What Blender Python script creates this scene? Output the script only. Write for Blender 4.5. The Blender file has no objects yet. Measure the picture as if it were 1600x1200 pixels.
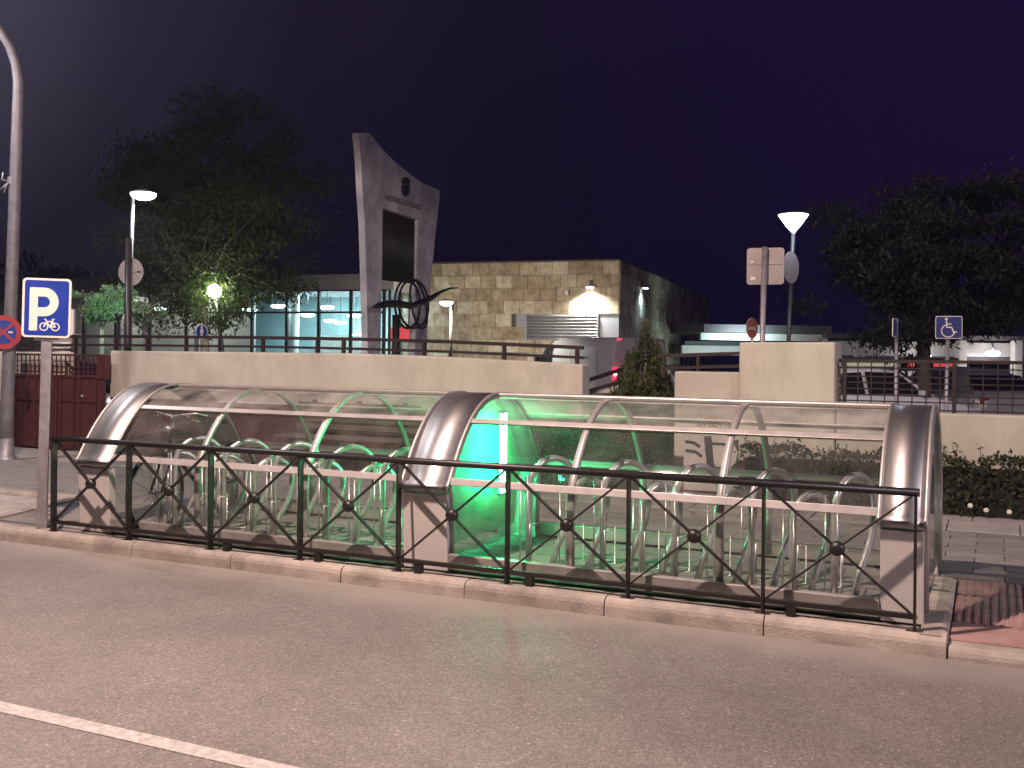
import bpy, bmesh, math, random
import numpy as np
from mathutils import Vector, Matrix
random.seed(7)
RNG = np.random.default_rng(11)
scene = bpy.context.scene
COL = scene.collection

# ------------------------------------------------------------------ camera
F_PX, PV, ROLL, YAW, CAM_Z = 1612.0, 552.0, 0.0105, 0.4404, 1.656
cam_data = bpy.data.cameras.new('camera')
cam = bpy.data.objects.new('camera', cam_data)
COL.objects.link(cam)
cam_data.sensor_width = 36.0
cam_data.lens = F_PX / 1600.0 * 36.0
cam_data.shift_y = -(600.0 - PV) / 1600.0
cam_data.clip_start, cam_data.clip_end = 0.05, 2000.0
FW = Vector((-math.sin(YAW), math.cos(YAW), 0)); RT = Vector((math.cos(YAW), math.sin(YAW), 0)); UP = Vector((0, 0, 1))
up2 = UP * math.cos(ROLL) - RT * math.sin(ROLL)
rt2 = RT * math.cos(ROLL) + UP * math.sin(ROLL)
# a clockwise-leaning picture: the camera is rolled a little to its left
m = Matrix((rt2, up2, -FW)).transposed().to_4x4()
m.translation = Vector((0, 0, CAM_Z))
cam.matrix_world = m
scene.camera = cam

# ------------------------------------------------------------------ sky, faint fill, exposure
world = bpy.data.worlds.new('World'); scene.world = world; world.use_nodes = True
nt = world.node_tree; nt.nodes.clear()
def wn(t, **k):
    n = nt.nodes.new(t)
    for a, b in k.items(): setattr(n, a, b)
    return n
out = wn('ShaderNodeOutputWorld'); add = wn('ShaderNodeAddShader')
bg1 = wn('ShaderNodeBackground'); bg2 = wn('ShaderNodeBackground')
sky = wn('ShaderNodeTexSky'); sky.sky_type = 'NISHITA'; sky.sun_disc = False
sky.sun_elevation = math.radians(-8); sky.sun_rotation = math.radians(150)
bg1.inputs['Strength'].default_value = 0.05
nt.links.new(sky.outputs[0], bg1.inputs['Color'])
tc = wn('ShaderNodeTexCoord')
dotn = wn('ShaderNodeVectorMath', operation='DOT_PRODUCT')
gl = Vector((-0.86, 0.42, 0.30)).normalized()          # street lamp glare painted into the sky at the left
dotn.inputs[1].default_value = gl
nt.links.new(tc.outputs['Generated'], dotn.inputs[0])
rampg = wn('ShaderNodeValToRGB'); e = rampg.color_ramp.elements
e[0].position = 0.40; e[0].color = (0.0130, 0.0042, 0.0360, 1)
e[1].position = 1.0; e[1].color = (0.075, 0.066, 0.100, 1)
for pp, cc in ((0.62, (0.0078, 0.0030, 0.0255, 1)), (0.80, (0.0050, 0.0027, 0.0165, 1)), (0.90, (0.0070, 0.0047, 0.0175, 1)), (0.955, (0.0190, 0.0155, 0.0310, 1))):
    x = e.new(pp); x.color = cc
nt.links.new(dotn.outputs['Value'], rampg.inputs['Fac'])
sep = wn('ShaderNodeSeparateXYZ'); nt.links.new(tc.outputs['Generated'], sep.inputs[0])
rampz = wn('ShaderNodeValToRGB'); z = rampz.color_ramp.elements
z[0].position = 0.0; z[0].color = (0.42, 0.55, 0.52, 1); z[1].position = 0.32; z[1].color = (1, 1, 1, 1)
nt.links.new(sep.outputs['Z'], rampz.inputs['Fac'])
mul = wn('ShaderNodeMix', data_type='RGBA', blend_type='MULTIPLY'); mul.inputs[0].default_value = 1
nt.links.new(rampg.outputs[0], mul.inputs[6]); nt.links.new(rampz.outputs[0], mul.inputs[7])
nt.links.new(mul.outputs[2], bg2.inputs['Color']); bg2.inputs['Strength'].default_value = 1.0
nt.links.new(bg1.outputs[0], add.inputs[0]); nt.links.new(bg2.outputs[0], add.inputs[1])
nt.links.new(add.outputs[0], out.inputs['Surface'])

faint_fill_d = bpy.data.lights.new('moon', 'SUN'); faint_fill_d.energy = 0.02; faint_fill_d.angle = math.radians(0.5)  # added fill lamp, no seen source: keeps the dark trees faintly visible
faint_fill_d.color = (0.85, 0.8, 1.0)
moon = bpy.data.objects.new('moon', faint_fill_d); COL.objects.link(moon)
moon.rotation_euler = (math.radians(40), 0, math.radians(-25))

scene.view_settings.view_transform = 'Standard'; scene.view_settings.look = 'None'
scene.view_settings.exposure = 0.0; scene.view_settings.gamma = 1.0
scene.view_settings.use_curve_mapping = False
scene.render.engine = 'CYCLES'
cy = scene.cycles
cy.use_denoising = True
try: cy.denoiser = 'OPENIMAGEDENOISE'
except Exception: pass
cy.max_bounces = 8; cy.transparent_max_bounces = 40; cy.diffuse_bounces = 3; cy.glossy_bounces = 4
cy.sample_clamp_indirect = 4.0; cy.caustics_reflective = False; cy.caustics_refractive = False
cy.use_light_tree = True
cy.use_adaptive_sampling = True; cy.adaptive_threshold = 0.03; cy.adaptive_min_samples = 16; cy.volume_bounces = 0

# ------------------------------------------------------------------ picture measurements -> places
def ray(px, py):
    a, b = px - 800.0, py - PV
    x = math.cos(ROLL) * a + math.sin(ROLL) * b
    y = -math.sin(ROLL) * a + math.cos(ROLL) * b
    return FW + RT * (x / F_PX) - UP * (y / F_PX)
def H(px, py, D):
    p = ray(px, py) * D; p.z += CAM_Z; return p
def HY(px, py, Y):
    r = ray(px, py); p = r * (Y / r.y); p.z += CAM_Z; return p
def HP(px, py, P0, d):
    """where the sight line meets the upright plane through P0 along d"""
    n = Vector((-d.y, d.x, 0)); r = ray(px, py)
    t = n.dot(P0 - Vector((0, 0, CAM_Z))) / n.dot(r)
    p = r * t; p.z += CAM_Z; return p

# ------------------------------------------------------------------ materials
def mat(name, col, rough=0.6, metal=0.0, var=0.0, vscale=3.0, bump=0.0, bscale=60.0, rnd=0.0, spec=0.5,
        emit=None, estr=0.0, col2=None, detail=6.0, stretch=None, alpha=None):
    M = bpy.data.materials.new(name); M.use_nodes = True
    n = M.node_tree.nodes; l = M.node_tree.links
    b = n['Principled BSDF']
    b.inputs['Base Color'].default_value = (*col, 1); b.inputs['Roughness'].default_value = rough
    b.inputs['Metallic'].default_value = metal
    if 'Specular IOR Level' in b.inputs: b.inputs['Specular IOR Level'].default_value = spec
    pos = n.new('ShaderNodeNewGeometry'); vec = pos.outputs['Position']
    if stretch:
        mp = n.new('ShaderNodeVectorMath'); mp.operation = 'MULTIPLY'; mp.inputs[1].default_value = stretch
        l.new(vec, mp.inputs[0]); vec = mp.outputs[0]
    last = None
    if var > 0:
        nz = n.new('ShaderNodeTexNoise'); nz.inputs['Scale'].default_value = vscale; nz.inputs['Detail'].default_value = detail
        nz.inputs['Roughness'].default_value = 0.62
        l.new(vec, nz.inputs['Vector'])
        rp = n.new('ShaderNodeValToRGB'); rp.color_ramp.elements[0].position = 0.32; rp.color_ramp.elements[1].position = 0.68
        c2 = col2 if col2 else tuple(max(0, c * (1 - var)) for c in col)
        c1 = col if col2 else tuple(min(1, c * (1 + var)) for c in col)
        rp.color_ramp.elements[0].color = (*c2, 1); rp.color_ramp.elements[1].color = (*c1, 1)
        l.new(nz.outputs['Fac'], rp.inputs['Fac']); last = rp.outputs[0]
        rr = n.new('ShaderNodeMapRange'); rr.inputs[3].default_value = max(0.02, rough - 0.08); rr.inputs[4].default_value = min(1, rough + 0.08)
        l.new(nz.outputs['Fac'], rr.inputs[0]); l.new(rr.outputs[0], b.inputs['Roughness'])
    if rnd > 0:
        oi = n.new('ShaderNodeObjectInfo'); mr = n.new('ShaderNodeMapRange')
        mr.inputs[3].default_value = 1 - rnd; mr.inputs[4].default_value = 1 + rnd
        l.new(oi.outputs['Random'], mr.inputs[0])
        mx = n.new('ShaderNodeVectorMath'); mx.operation = 'SCALE'
        if last: l.new(last, mx.inputs[0])
        else: mx.inputs[0].default_value = col
        l.new(mr.outputs[0], mx.inputs['Scale']); last = mx.outputs[0]
    if last: l.new(last, b.inputs['Base Color'])
    if bump > 0:
        nb = n.new('ShaderNodeTexNoise'); nb.inputs['Scale'].default_value = bscale; nb.inputs['Detail'].default_value = 4
        l.new(vec, nb.inputs['Vector'])
        bp = n.new('ShaderNodeBump'); bp.inputs['Strength'].default_value = bump; bp.inputs['Distance'].default_value = 0.01
        l.new(nb.outputs['Fac'], bp.inputs['Height']); l.new(bp.outputs[0], b.inputs['Normal'])
    if emit:
        b.inputs['Emission Color'].default_value = (*emit, 1); b.inputs['Emission Strength'].default_value = estr
    return M

def glass_mat(name, tint=(0.93, 0.96, 0.94), refl=1.0, rough=0.03, dirt=0.06, dirtcol=(0.5, 0.48, 0.45)):
    """thin pane: see-through, mirror-like at grazing angles, a little dust"""
    M = bpy.data.materials.new(name); M.use_nodes = True
    n = M.node_tree.nodes; l = M.node_tree.links; n.clear()
    o = n.new('ShaderNodeOutputMaterial'); t = n.new('ShaderNodeBsdfTransparent'); g = n.new('ShaderNodeBsdfGlossy')
    t.inputs[0].default_value = (*tint, 1); g.inputs['Roughness'].default_value = rough
    lw = n.new('ShaderNodeLayerWeight'); lw.inputs['Blend'].default_value = 0.5      # thin pane: Schlick reflectance of both faces
    pw = n.new('ShaderNodeMath'); pw.operation = 'POWER'; pw.inputs[1].default_value = 4.2; l.new(lw.outputs['Facing'], pw.inputs[0])
    mm = n.new('ShaderNodeMath'); mm.operation = 'MULTIPLY_ADD'; mm.inputs[1].default_value = 0.85; mm.inputs[2].default_value = 0.075 * refl; mm.use_clamp = True
    l.new(pw.outputs[0], mm.inputs[0])
    mx = n.new('ShaderNodeMixShader'); l.new(mm.outputs[0], mx.inputs[0]); l.new(t.outputs[0], mx.inputs[1]); l.new(g.outputs[0], mx.inputs[2])
    d = n.new('ShaderNodeBsdfDiffuse'); d.inputs[0].default_value = (*dirtcol, 1)
    pos = n.new('ShaderNodeNewGeometry'); nz = n.new('ShaderNodeTexNoise'); nz.inputs['Scale'].default_value = 4; nz.inputs['Detail'].default_value = 8
    l.new(pos.outputs['Position'], nz.inputs['Vector'])
    mr = n.new('ShaderNodeMapRange'); mr.inputs[1].default_value = 0.35; mr.inputs[2].default_value = 0.8
    mr.inputs[3].default_value = dirt * 0.3; mr.inputs[4].default_value = dirt * 1.8
    l.new(nz.outputs['Fac'], mr.inputs[0])
    m2 = n.new('ShaderNodeMixShader'); l.new(mr.outputs[0], m2.inputs[0]); l.new(mx.outputs[0], m2.inputs[1]); l.new(d.outputs[0], m2.inputs[2])
    l.new(m2.outputs[0], o.inputs[0])
    return M

def leaf_mat(name, col, col2, trans=0.35, rough=0.6):
    M = bpy.data.materials.new(name); M.use_nodes = True
    n = M.node_tree.nodes; l = M.node_tree.links; n.clear()
    o = n.new('ShaderNodeOutputMaterial'); d = n.new('ShaderNodeBsdfPrincipled'); t = n.new('ShaderNodeBsdfTranslucent')
    d.inputs['Roughness'].default_value = rough
    if 'Specular IOR Level' in d.inputs: d.inputs['Specular IOR Level'].default_value = 0.25
    pos = n.new('ShaderNodeNewGeometry'); nz = n.new('ShaderNodeTexNoise'); nz.inputs['Scale'].default_value = 2.2; nz.inputs['Detail'].default_value = 5
    l.new(pos.outputs['Position'], nz.inputs['Vector'])
    rp = n.new('ShaderNodeValToRGB'); rp.color_ramp.elements[0].position = 0.35; rp.color_ramp.elements[1].position = 0.65
    rp.color_ramp.elements[0].color = (*col, 1); rp.color_ramp.elements[1].color = (*col2, 1)
    l.new(nz.outputs['Fac'], rp.inputs[0]); l.new(rp.outputs[0], d.inputs['Base Color']); l.new(rp.outputs[0], t.inputs[0])
    mx = n.new('ShaderNodeMixShader'); mx.inputs[0].default_value = trans
    l.new(d.outputs[0], mx.inputs[1]); l.new(t.outputs[0], mx.inputs[2]); l.new(mx.outputs[0], o.inputs[0])
    return M

def asphalt_mat():
    M = mat('asphalt', (0.125, 0.118, 0.112), 0.72, var=0.0, spec=0.45)
    n = M.node_tree.nodes; l = M.node_tree.links; b = n['Principled BSDF']
    pos = n.new('ShaderNodeNewGeometry')
    big = n.new('ShaderNodeTexNoise'); big.inputs['Scale'].default_value = 0.7; big.inputs['Detail'].default_value = 8; big.inputs['Roughness'].default_value = 0.7
    fine = n.new('ShaderNodeTexVoronoi'); fine.inputs['Scale'].default_value = 108
    fine2 = n.new('ShaderNodeTexNoise'); fine2.inputs['Scale'].default_value = 160; fine2.inputs['Detail'].default_value = 3
    for t in (big, fine, fine2): l.new(pos.outputs['Position'], t.inputs['Vector'])
    r1 = n.new('ShaderNodeValToRGB'); r1.color_ramp.elements[0].color = (0.115, 0.106, 0.100, 1); r1.color_ramp.elements[1].color = (0.19, 0.172, 0.16, 1)
    r1.color_ramp.elements[0].position = 0.3; r1.color_ramp.elements[1].position = 0.72
    l.new(big.outputs['Fac'], r1.inputs[0])
    # pale stones and dark binder
    r2 = n.new('ShaderNodeValToRGB'); r2.color_ramp.interpolation = 'LINEAR'
    r2.color_ramp.elements[0].position = 0.0; r2.color_ramp.elements[0].color = (0.56, 0.56, 0.56, 1)
    r2.color_ramp.elements[1].position = 1.0; r2.color_ramp.elements[1].color = (2.35, 2.25, 2.1, 1)
    x = r2.color_ramp.elements.new(0.5); x.color = (0.85, 0.85, 0.85, 1)
    x = r2.color_ramp.elements.new(0.86); x.color = (1.25, 1.22, 1.2, 1)
    l.new(fine.outputs['Color'], r2.inputs[0])
    mx = n.new('ShaderNodeMix'); mx.data_type = 'RGBA'; mx.blend_type = 'MULTIPLY'; mx.inputs[0].default_value = 1
    l.new(r1.outputs[0], mx.inputs[6]); l.new(r2.outputs[0], mx.inputs[7])
    sp0 = n.new('ShaderNodeSeparateXYZ'); l.new(pos.outputs['Position'], sp0.inputs[0])
    wv = n.new('ShaderNodeMath'); wv.operation = 'MULTIPLY'; wv.inputs[1].default_value = 3.6; l.new(sp0.outputs['Y'], wv.inputs[0])
    sn = n.new('ShaderNodeMath'); sn.operation = 'SINE'; l.new(wv.outputs[0], sn.inputs[0])
    bl = n.new('ShaderNodeTexNoise'); bl.inputs['Scale'].default_value = 3.2; bl.inputs['Detail'].default_value = 7; bl.inputs['Roughness'].default_value = 0.6; l.new(pos.outputs['Position'], bl.inputs['Vector'])
    bs = n.new('ShaderNodeMapRange'); bs.inputs[1].default_value = 0.66; bs.inputs[2].default_value = 0.74; bs.inputs[3].default_value = 1.0; bs.inputs[4].default_value = 0.70
    l.new(bl.outputs['Fac'], bs.inputs[0])
    lm = n.new('ShaderNodeMath'); lm.operation = 'MULTIPLY_ADD'; lm.inputs[1].default_value = 0.05; l.new(sn.outputs[0], lm.inputs[0]); l.new(bs.outputs[0], lm.inputs[2])
    mv = n.new('ShaderNodeVectorMath'); mv.operation = 'SCALE'; l.new(mx.outputs[2], mv.inputs[0]); l.new(lm.outputs[0], mv.inputs['Scale'])
    # sandy dust that gathers in the gutter along the kerb
    sp = n.new('ShaderNodeSeparateXYZ'); l.new(pos.outputs['Position'], sp.inputs[0])
    wob = n.new('ShaderNodeTexNoise'); wob.inputs['Scale'].default_value = 1.6; wob.inputs['Detail'].default_value = 6
    l.new(pos.outputs['Position'], wob.inputs['Vector'])
    ad = n.new('ShaderNodeMath'); ad.operation = 'MULTIPLY_ADD'; ad.inputs[1].default_value = 0.7
    l.new(wob.outputs['Fac'], ad.inputs[0]); l.new(sp.outputs['Y'], ad.inputs[2])
    mr = n.new('ShaderNodeMapRange'); mr.inputs[1].default_value = 5.95; mr.inputs[2].default_value = 6.45; mr.inputs[3].default_value = 0; mr.inputs[4].default_value = 0.75
    l.new(ad.outputs[0], mr.inputs[0])
    m2 = n.new('ShaderNodeMix'); m2.data_type = 'RGBA'; m2.inputs[7].default_value = (0.27, 0.24, 0.215, 1)
    l.new(mr.outputs[0], m2.inputs[0]); l.new(mv.outputs[0], m2.inputs[6]); l.new(m2.outputs[2], b.inputs['Base Color'])
    bp = n.new('ShaderNodeBump'); bp.inputs['Strength'].default_value = 0.55; bp.inputs['Distance'].default_value = 0.006
    mh = n.new('ShaderNodeMath'); mh.operation = 'MULTIPLY_ADD'; mh.inputs[1].default_value = 0.6
    l.new(fine2.outputs['Fac'], mh.inputs[0]); l.new(fine.outputs['Distance'], mh.inputs[2])
    l.new(mh.outputs[0], bp.inputs['Height']); l.new(bp.outputs[0], b.inputs['Normal'])
    return M

def steel_mat(name, col=(0.38, 0.37, 0.365), rough=0.43, brush=(3, 160, 160), amt=0.04):
    M = mat(name, col, rough, 1.0)
    n = M.node_tree.nodes; l = M.node_tree.links; b = n['Principled BSDF']
    pos = n.new('ShaderNodeNewGeometry'); mp = n.new('ShaderNodeVectorMath'); mp.operation = 'MULTIPLY'; mp.inputs[1].default_value = brush
    l.new(pos.outputs['Position'], mp.inputs[0])
    nz = n.new('ShaderNodeTexNoise'); nz.inputs['Scale'].default_value = 1; nz.inputs['Detail'].default_value = 3
    l.new(mp.outputs[0], nz.inputs['Vector'])
    nd = n.new('ShaderNodeTexNoise'); nd.inputs['Scale'].default_value = 5; nd.inputs['Detail'].default_value = 8
    l.new(pos.outputs['Position'], nd.inputs['Vector'])
    sm = n.new('ShaderNodeMath'); sm.operation = 'ADD'; l.new(nz.outputs['Fac'], sm.inputs[0]); l.new(nd.outputs['Fac'], sm.inputs[1])
    mr = n.new('ShaderNodeMapRange'); mr.inputs[1].default_value = 0.6; mr.inputs[2].default_value = 1.4
    mr.inputs[3].default_value = rough - amt; mr.inputs[4].default_value = rough + amt
    l.new(sm.outputs[0], mr.inputs[0]); l.new(mr.outputs[0], b.inputs['Roughness'])
    bp = n.new('ShaderNodeBump'); bp.inputs['Strength'].default_value = 0.015; bp.inputs['Distance'].default_value = 0.002
    l.new(nz.outputs['Fac'], bp.inputs['Height']); l.new(bp.outputs[0], b.inputs['Normal'])
    return M

def stone_mat():
    """travertine cladding: every slab its own tone, mottled and pitted"""
    M = mat('travertine', (0.4, 0.34, 0.25), 0.75)
    n = M.node_tree.nodes; l = M.node_tree.links; b = n['Principled BSDF']
    oi = n.new('ShaderNodeObjectInfo'); pos = n.new('ShaderNodeNewGeometry')
    rp = n.new('ShaderNodeValToRGB'); cr = rp.color_ramp
    cr.elements[0].position = 0; cr.elements[0].color = (0.33, 0.26, 0.18, 1)
    cr.elements[1].position = 1; cr.elements[1].color = (0.62, 0.58, 0.48, 1)
    for p, c in ((0.25, (0.36, 0.295, 0.205, 1)), (0.5, (0.44, 0.375, 0.27, 1)), (0.75, (0.52, 0.465, 0.36, 1))):
        x = cr.elements.new(p); x.color = c
    l.new(oi.outputs['Random'], rp.inputs[0])
    nz = n.new('ShaderNodeTexNoise'); nz.inputs['Scale'].default_value = 2.6; nz.inputs['Detail'].default_value = 9; nz.inputs['Roughness'].default_value = 0.75
    l.new(pos.outputs['Position'], nz.inputs['Vector'])
    r2 = n.new('ShaderNodeValToRGB'); r2.color_ramp.elements[0].position = 0.36; r2.color_ramp.elements[0].color = (0.54, 0.485, 0.43, 1)
    r2.color_ramp.elements[1].position = 0.62; r2.color_ramp.elements[1].color = (1.12, 1.12, 1.1, 1)
    l.new(nz.outputs['Fac'], r2.inputs[0])
    mx = n.new('ShaderNodeMix'); mx.data_type = 'RGBA'; mx.blend_type = 'MULTIPLY'; mx.inputs[0].default_value = 1
    l.new(rp.outputs[0], mx.inputs[6]); l.new(r2.outputs[0], mx.inputs[7]); l.new(mx.outputs[2], b.inputs['Base Color'])
    return M

MT = {}
MT['asphalt'] = asphalt_mat()
MT['paint'] = mat('road_paint', (0.40, 0.385, 0.365), 0.7, var=0.35, vscale=26, bump=0.4, bscale=140, col2=(0.22, 0.205, 0.195), detail=9)
MT['kerb'] = mat('kerb_concrete', (0.31, 0.27, 0.235), 0.88, var=0.34, vscale=4, bump=0.5, bscale=60, rnd=0.12, detail=10)
MT['slab'] = mat('pavement_bed', (0.16, 0.15, 0.14), 0.9, var=0.3, vscale=6)
MT['tile'] = mat('paving_tile', (0.20, 0.19, 0.18), 0.75, var=0.32, vscale=9, bump=0.3, bscale=70, rnd=0.16, stretch=(0.35, 2.6, 1))
MT['pale_tile'] = mat('pale_slab', (0.30, 0.28, 0.26), 0.8, var=0.2, vscale=6, bump=0.2, bscale=80, rnd=0.08)
MT['apron'] = mat('apron_concrete', (0.34, 0.31, 0.28), 0.85, var=0.3, vscale=2.5, bump=0.2, bscale=100)
MT['red_tile'] = mat('red_tactile_tile', (0.30, 0.185, 0.17), 0.8, var=0.25, vscale=6, rnd=0.12, bump=0.2, bscale=90)
MT['plaza'] = mat('plaza_paving', (0.16, 0.155, 0.15), 0.8, var=0.25, vscale=1.5)
MT['cream'] = mat('cream_render', (0.54, 0.505, 0.425), 0.85, var=0.10, vscale=1.3, bump=0.12, bscale=130)
def streak(M, amt=0.15):
    n = M.node_tree.nodes; l = M.node_tree.links; b = n['Principled BSDF']
    src = b.inputs['Base Color'].links[0].from_socket
    pos = n.new('ShaderNodeNewGeometry'); mp = n.new('ShaderNodeVectorMath'); mp.operation = 'MULTIPLY'; mp.inputs[1].default_value = (1.6, 1.6, 0.8)
    l.new(pos.outputs['Position'], mp.inputs[0])
    nz = n.new('ShaderNodeTexNoise'); nz.inputs['Scale'].default_value = 1.4; nz.inputs['Detail'].default_value = 10; nz.inputs['Roughness'].default_value = 0.68
    l.new(mp.outputs[0], nz.inputs['Vector'])
    rp = n.new('ShaderNodeValToRGB'); rp.color_ramp.elements[0].position = 0.40; rp.color_ramp.elements[1].position = 0.56
    rp.color_ramp.elements[0].color = (1 - amt, 1 - amt * 1.1, 1 - amt * 1.2, 1); rp.color_ramp.elements[1].color = (1, 1, 1, 1)
    l.new(nz.outputs['Fac'], rp.inputs[0])
    mx = n.new('ShaderNodeMix'); mx.data_type = 'RGBA'; mx.blend_type = 'MULTIPLY'; mx.inputs[0].default_value = 1
    l.new(src, mx.inputs[6]); l.new(rp.outputs[0], mx.inputs[7]); l.new(mx.outputs[2], b.inputs['Base Color'])
streak(MT['cream']); 
MT['cap'] = mat('cream_coping', (0.60, 0.55, 0.45), 0.8, var=0.18, vscale=5)
MT['maroon'] = mat('maroon_paint', (0.065, 0.019, 0.02), 0.6, var=0.2, vscale=3)
MT['gate'] = mat('maroon_gate_metal', (0.072, 0.020, 0.021), 0.5, var=0.18, vscale=4)
MT['rail'] = mat('brown_rail_metal', (0.024, 0.013, 0.0135), 0.5, var=0.15, vscale=8)
MT['black'] = mat('black_iron', (0.012, 0.0095, 0.0085), 0.42, var=0.25, vscale=20, bump=0.08, bscale=200, spec=0.6)
MT['darkmetal'] = mat('dark_metal', (0.03, 0.03, 0.032), 0.4, var=0.15, vscale=9)
MT['steel'] = steel_mat('brushed_steel')
MT['steel_plate'] = mat('brushed_steel_plate', (0.60, 0.57, 0.545), 0.45, 0.15, var=0.06, vscale=3, stretch=(60, 60, 1))
MT['tube_steel'] = mat('satin_tube', (0.62, 0.61, 0.60), 0.33, 0.72, var=0.12, vscale=14)
MT['alu'] = mat('aluminium_profile', (0.40, 0.38, 0.36), 0.45, 0.6, var=0.12, vscale=6)
MT['lamp_pole'] = mat('grey_lamp_pole', (0.17, 0.165, 0.18), 0.55, 0.3, var=0.2, vscale=9)
MT['alu_lit'] = mat('lit_aluminium_rail', (0.50, 0.475, 0.455), 0.45, 0.25, var=0.12, vscale=6)  # same aluminium, paler: light on the forward-facing rail put into the colour
MT['galv'] = mat('galvanised_steel', (0.30, 0.29, 0.305), 0.5, 0.5, var=0.2, vscale=14)
MT['glass'] = glass_mat('acrylic_pane', (0.92, 0.935, 0.93), 1.1, 0.07, 0.22)
MT['glass_clear'] = glass_mat('clear_acrylic_pane', (0.95, 0.965, 0.96), 1.0, 0.035, 0.05)
MT['lit_pane'] = glass_mat('divider_pane', (0.90, 0.94, 0.92), 0.9, 0.05, 0.16, (0.62, 0.66, 0.63))  # heavier pale film added so these panes show the tubes' green glow
MT['end_glass'] = glass_mat('end_pane', (0.93, 0.95, 0.945), 1.1, 0.04, 0.07)
MT['hall_glass'] = glass_mat('hall_glazing', (0.90, 0.95, 0.95), 0.7, 0.02, 0.02)
MT['divider_acryl'] = mat('glow_green_acrylic', (0.05, 0.30, 0.18), 0.5)  # the tubes' green light is put into the board's colour
MT['green_tube'] = mat('green_tube', (0.2, 0.8, 0.5), 0.4, emit=(0.03, 1.0, 0.37), estr=310)
MT['bolt'] = mat('bolt_steel', (0.4, 0.39, 0.38), 0.35, 0.9)
MT['blue'] = mat('sign_blue', (0.006, 0.035, 0.30), 0.45, var=0.08, vscale=8)
MT['blue_dark'] = mat('sign_blue_dull', (0.02, 0.035, 0.16), 0.5, var=0.1, vscale=8)  # duller, darker blue than the other sign faces
MT['sign_white'] = mat('sign_white', (0.74, 0.70, 0.62), 0.5, var=0.06, vscale=9)
MT['sign_red'] = mat('sign_red', (0.38, 0.025, 0.03), 0.5, var=0.1, vscale=8)
MT['sign_red_lit'] = mat('sign_red_lit', (0.55, 0.17, 0.11), 0.55, var=0.15, vscale=8)  # paler, more orange red: warm lamplight put into the colour
MT['sign_back'] = mat('sign_back_grey', (0.30, 0.27, 0.26), 0.5, 0.3, var=0.12, vscale=9)
MT['stone'] = stone_mat()
MT['joint'] = mat('stone_joint', (0.09, 0.075, 0.055), 0.9)
MT['grey_clad'] = mat('grey_cladding', (0.20, 0.21, 0.24), 0.45, 0.2, var=0.08, vscale=4)
MT['slat'] = mat('louvre_slat', (0.34, 0.35, 0.37), 0.4, 0.4)
MT['fascia'] = mat('hall_fascia', (0.13, 0.13, 0.135), 0.6, var=0.12, vscale=1.5)
MT['mullion'] = mat('dark_mullion', (0.012, 0.013, 0.016), 0.4)
MT['teal'] = mat('teal_wall', (0.30, 0.44, 0.46), 0.6, var=0.06, vscale=1)
MT['ceil'] = mat('hall_ceiling', (0.36, 0.39, 0.40), 0.7)
MT['inner_grey'] = mat('hall_grey_wall', (0.26, 0.25, 0.23), 0.7, var=0.2, vscale=0.8)
MT['hall_floor'] = mat('hall_floor', (0.35, 0.36, 0.36), 0.35)
MT['column'] = mat('white_column', (0.66, 0.70, 0.70), 0.5)
MT['concrete'] = mat('monument_concrete', (0.54, 0.53, 0.555), 0.85, var=0.36, vscale=1.5, bump=0.2, bscale=20, detail=9)
MT['plaque'] = mat('plaque_stone', (0.30, 0.285, 0.29), 0.7, var=0.2, vscale=6)
MT['bronze'] = mat('dark_bronze', (0.012, 0.011, 0.013), 0.5)
MT['lamp_white'] = mat('lamp_white', (0.9, 0.9, 0.9), 0.4, emit=(1.0, 0.93, 0.95), estr=14)
MT['lamp_cool'] = mat('lamp_cool', (0.9, 0.9, 0.9), 0.4, emit=(0.80, 0.92, 1.0), estr=9)
MT['lamp_warm'] = mat('lamp_warm', (0.9, 0.9, 0.9), 0.4, emit=(1.0, 0.86, 0.68), estr=14)
MT['lamp_green'] = mat('lamp_greenish', (0.9, 0.9, 0.9), 0.4, emit=(0.90, 1.0, 0.72), estr=75)
MT['lamp_teal'] = mat('lamp_tealish', (0.9, 0.9, 0.9), 0.4, emit=(0.5, 1.0, 0.8), estr=12)
MT['hall_disc'] = mat('hall_light_disc', (0.9, 0.9, 0.9), 0.4, emit=(0.78, 0.98, 1.0), estr=14)
MT['bark'] = mat('pale_bark', (0.26, 0.22, 0.18), 0.9, var=0.35, vscale=7, bump=0.6, bscale=25)
MT['bark_dark'] = mat('dark_bark', (0.06, 0.05, 0.045), 0.9, var=0.3, vscale=7, bump=0.5, bscale=25)
MT['leaf'] = leaf_mat('tree_leaf', (0.035, 0.055, 0.018), (0.075, 0.10, 0.03))
MT['leaf_dark'] = leaf_mat('dark_tree_leaf', (0.013, 0.014, 0.014), (0.026, 0.026, 0.024))
MT['leaf_small'] = leaf_mat('young_tree_leaf', (0.10, 0.15, 0.07), (0.15, 0.21, 0.10), 0.3)
MT['hedge'] = leaf_mat('hedge_leaf', (0.028, 0.036, 0.018), (0.05, 0.055, 0.026), 0.15)
MT['conifer'] = leaf_mat('conifer_leaf', (0.03, 0.042, 0.018), (0.10, 0.115, 0.05), 0.2)
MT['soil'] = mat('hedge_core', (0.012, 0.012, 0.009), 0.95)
MT['van'] = mat('van_paint_grey', (0.52, 0.53, 0.57), 0.35, 0.0, spec=0.6)
MT['black_plastic'] = mat('black_plastic', (0.012, 0.012, 0.013), 0.5)
MT['car_glass'] = mat('car_glass', (0.012, 0.013, 0.016), 0.08, spec=0.8)
MT['tail_lit'] = mat('tail_light_lit', (0.5, 0.0, 0.03), 0.3, emit=(1.0, 0.02, 0.07), estr=3)
MT['tail_core'] = mat('tail_light_core', (0.9, 0.6, 0.7), 0.3, emit=(1.0, 0.45, 0.5), estr=10)
MT['tail_off'] = mat('tail_light_off', (0.20, 0.01, 0.015), 0.25)
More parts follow.
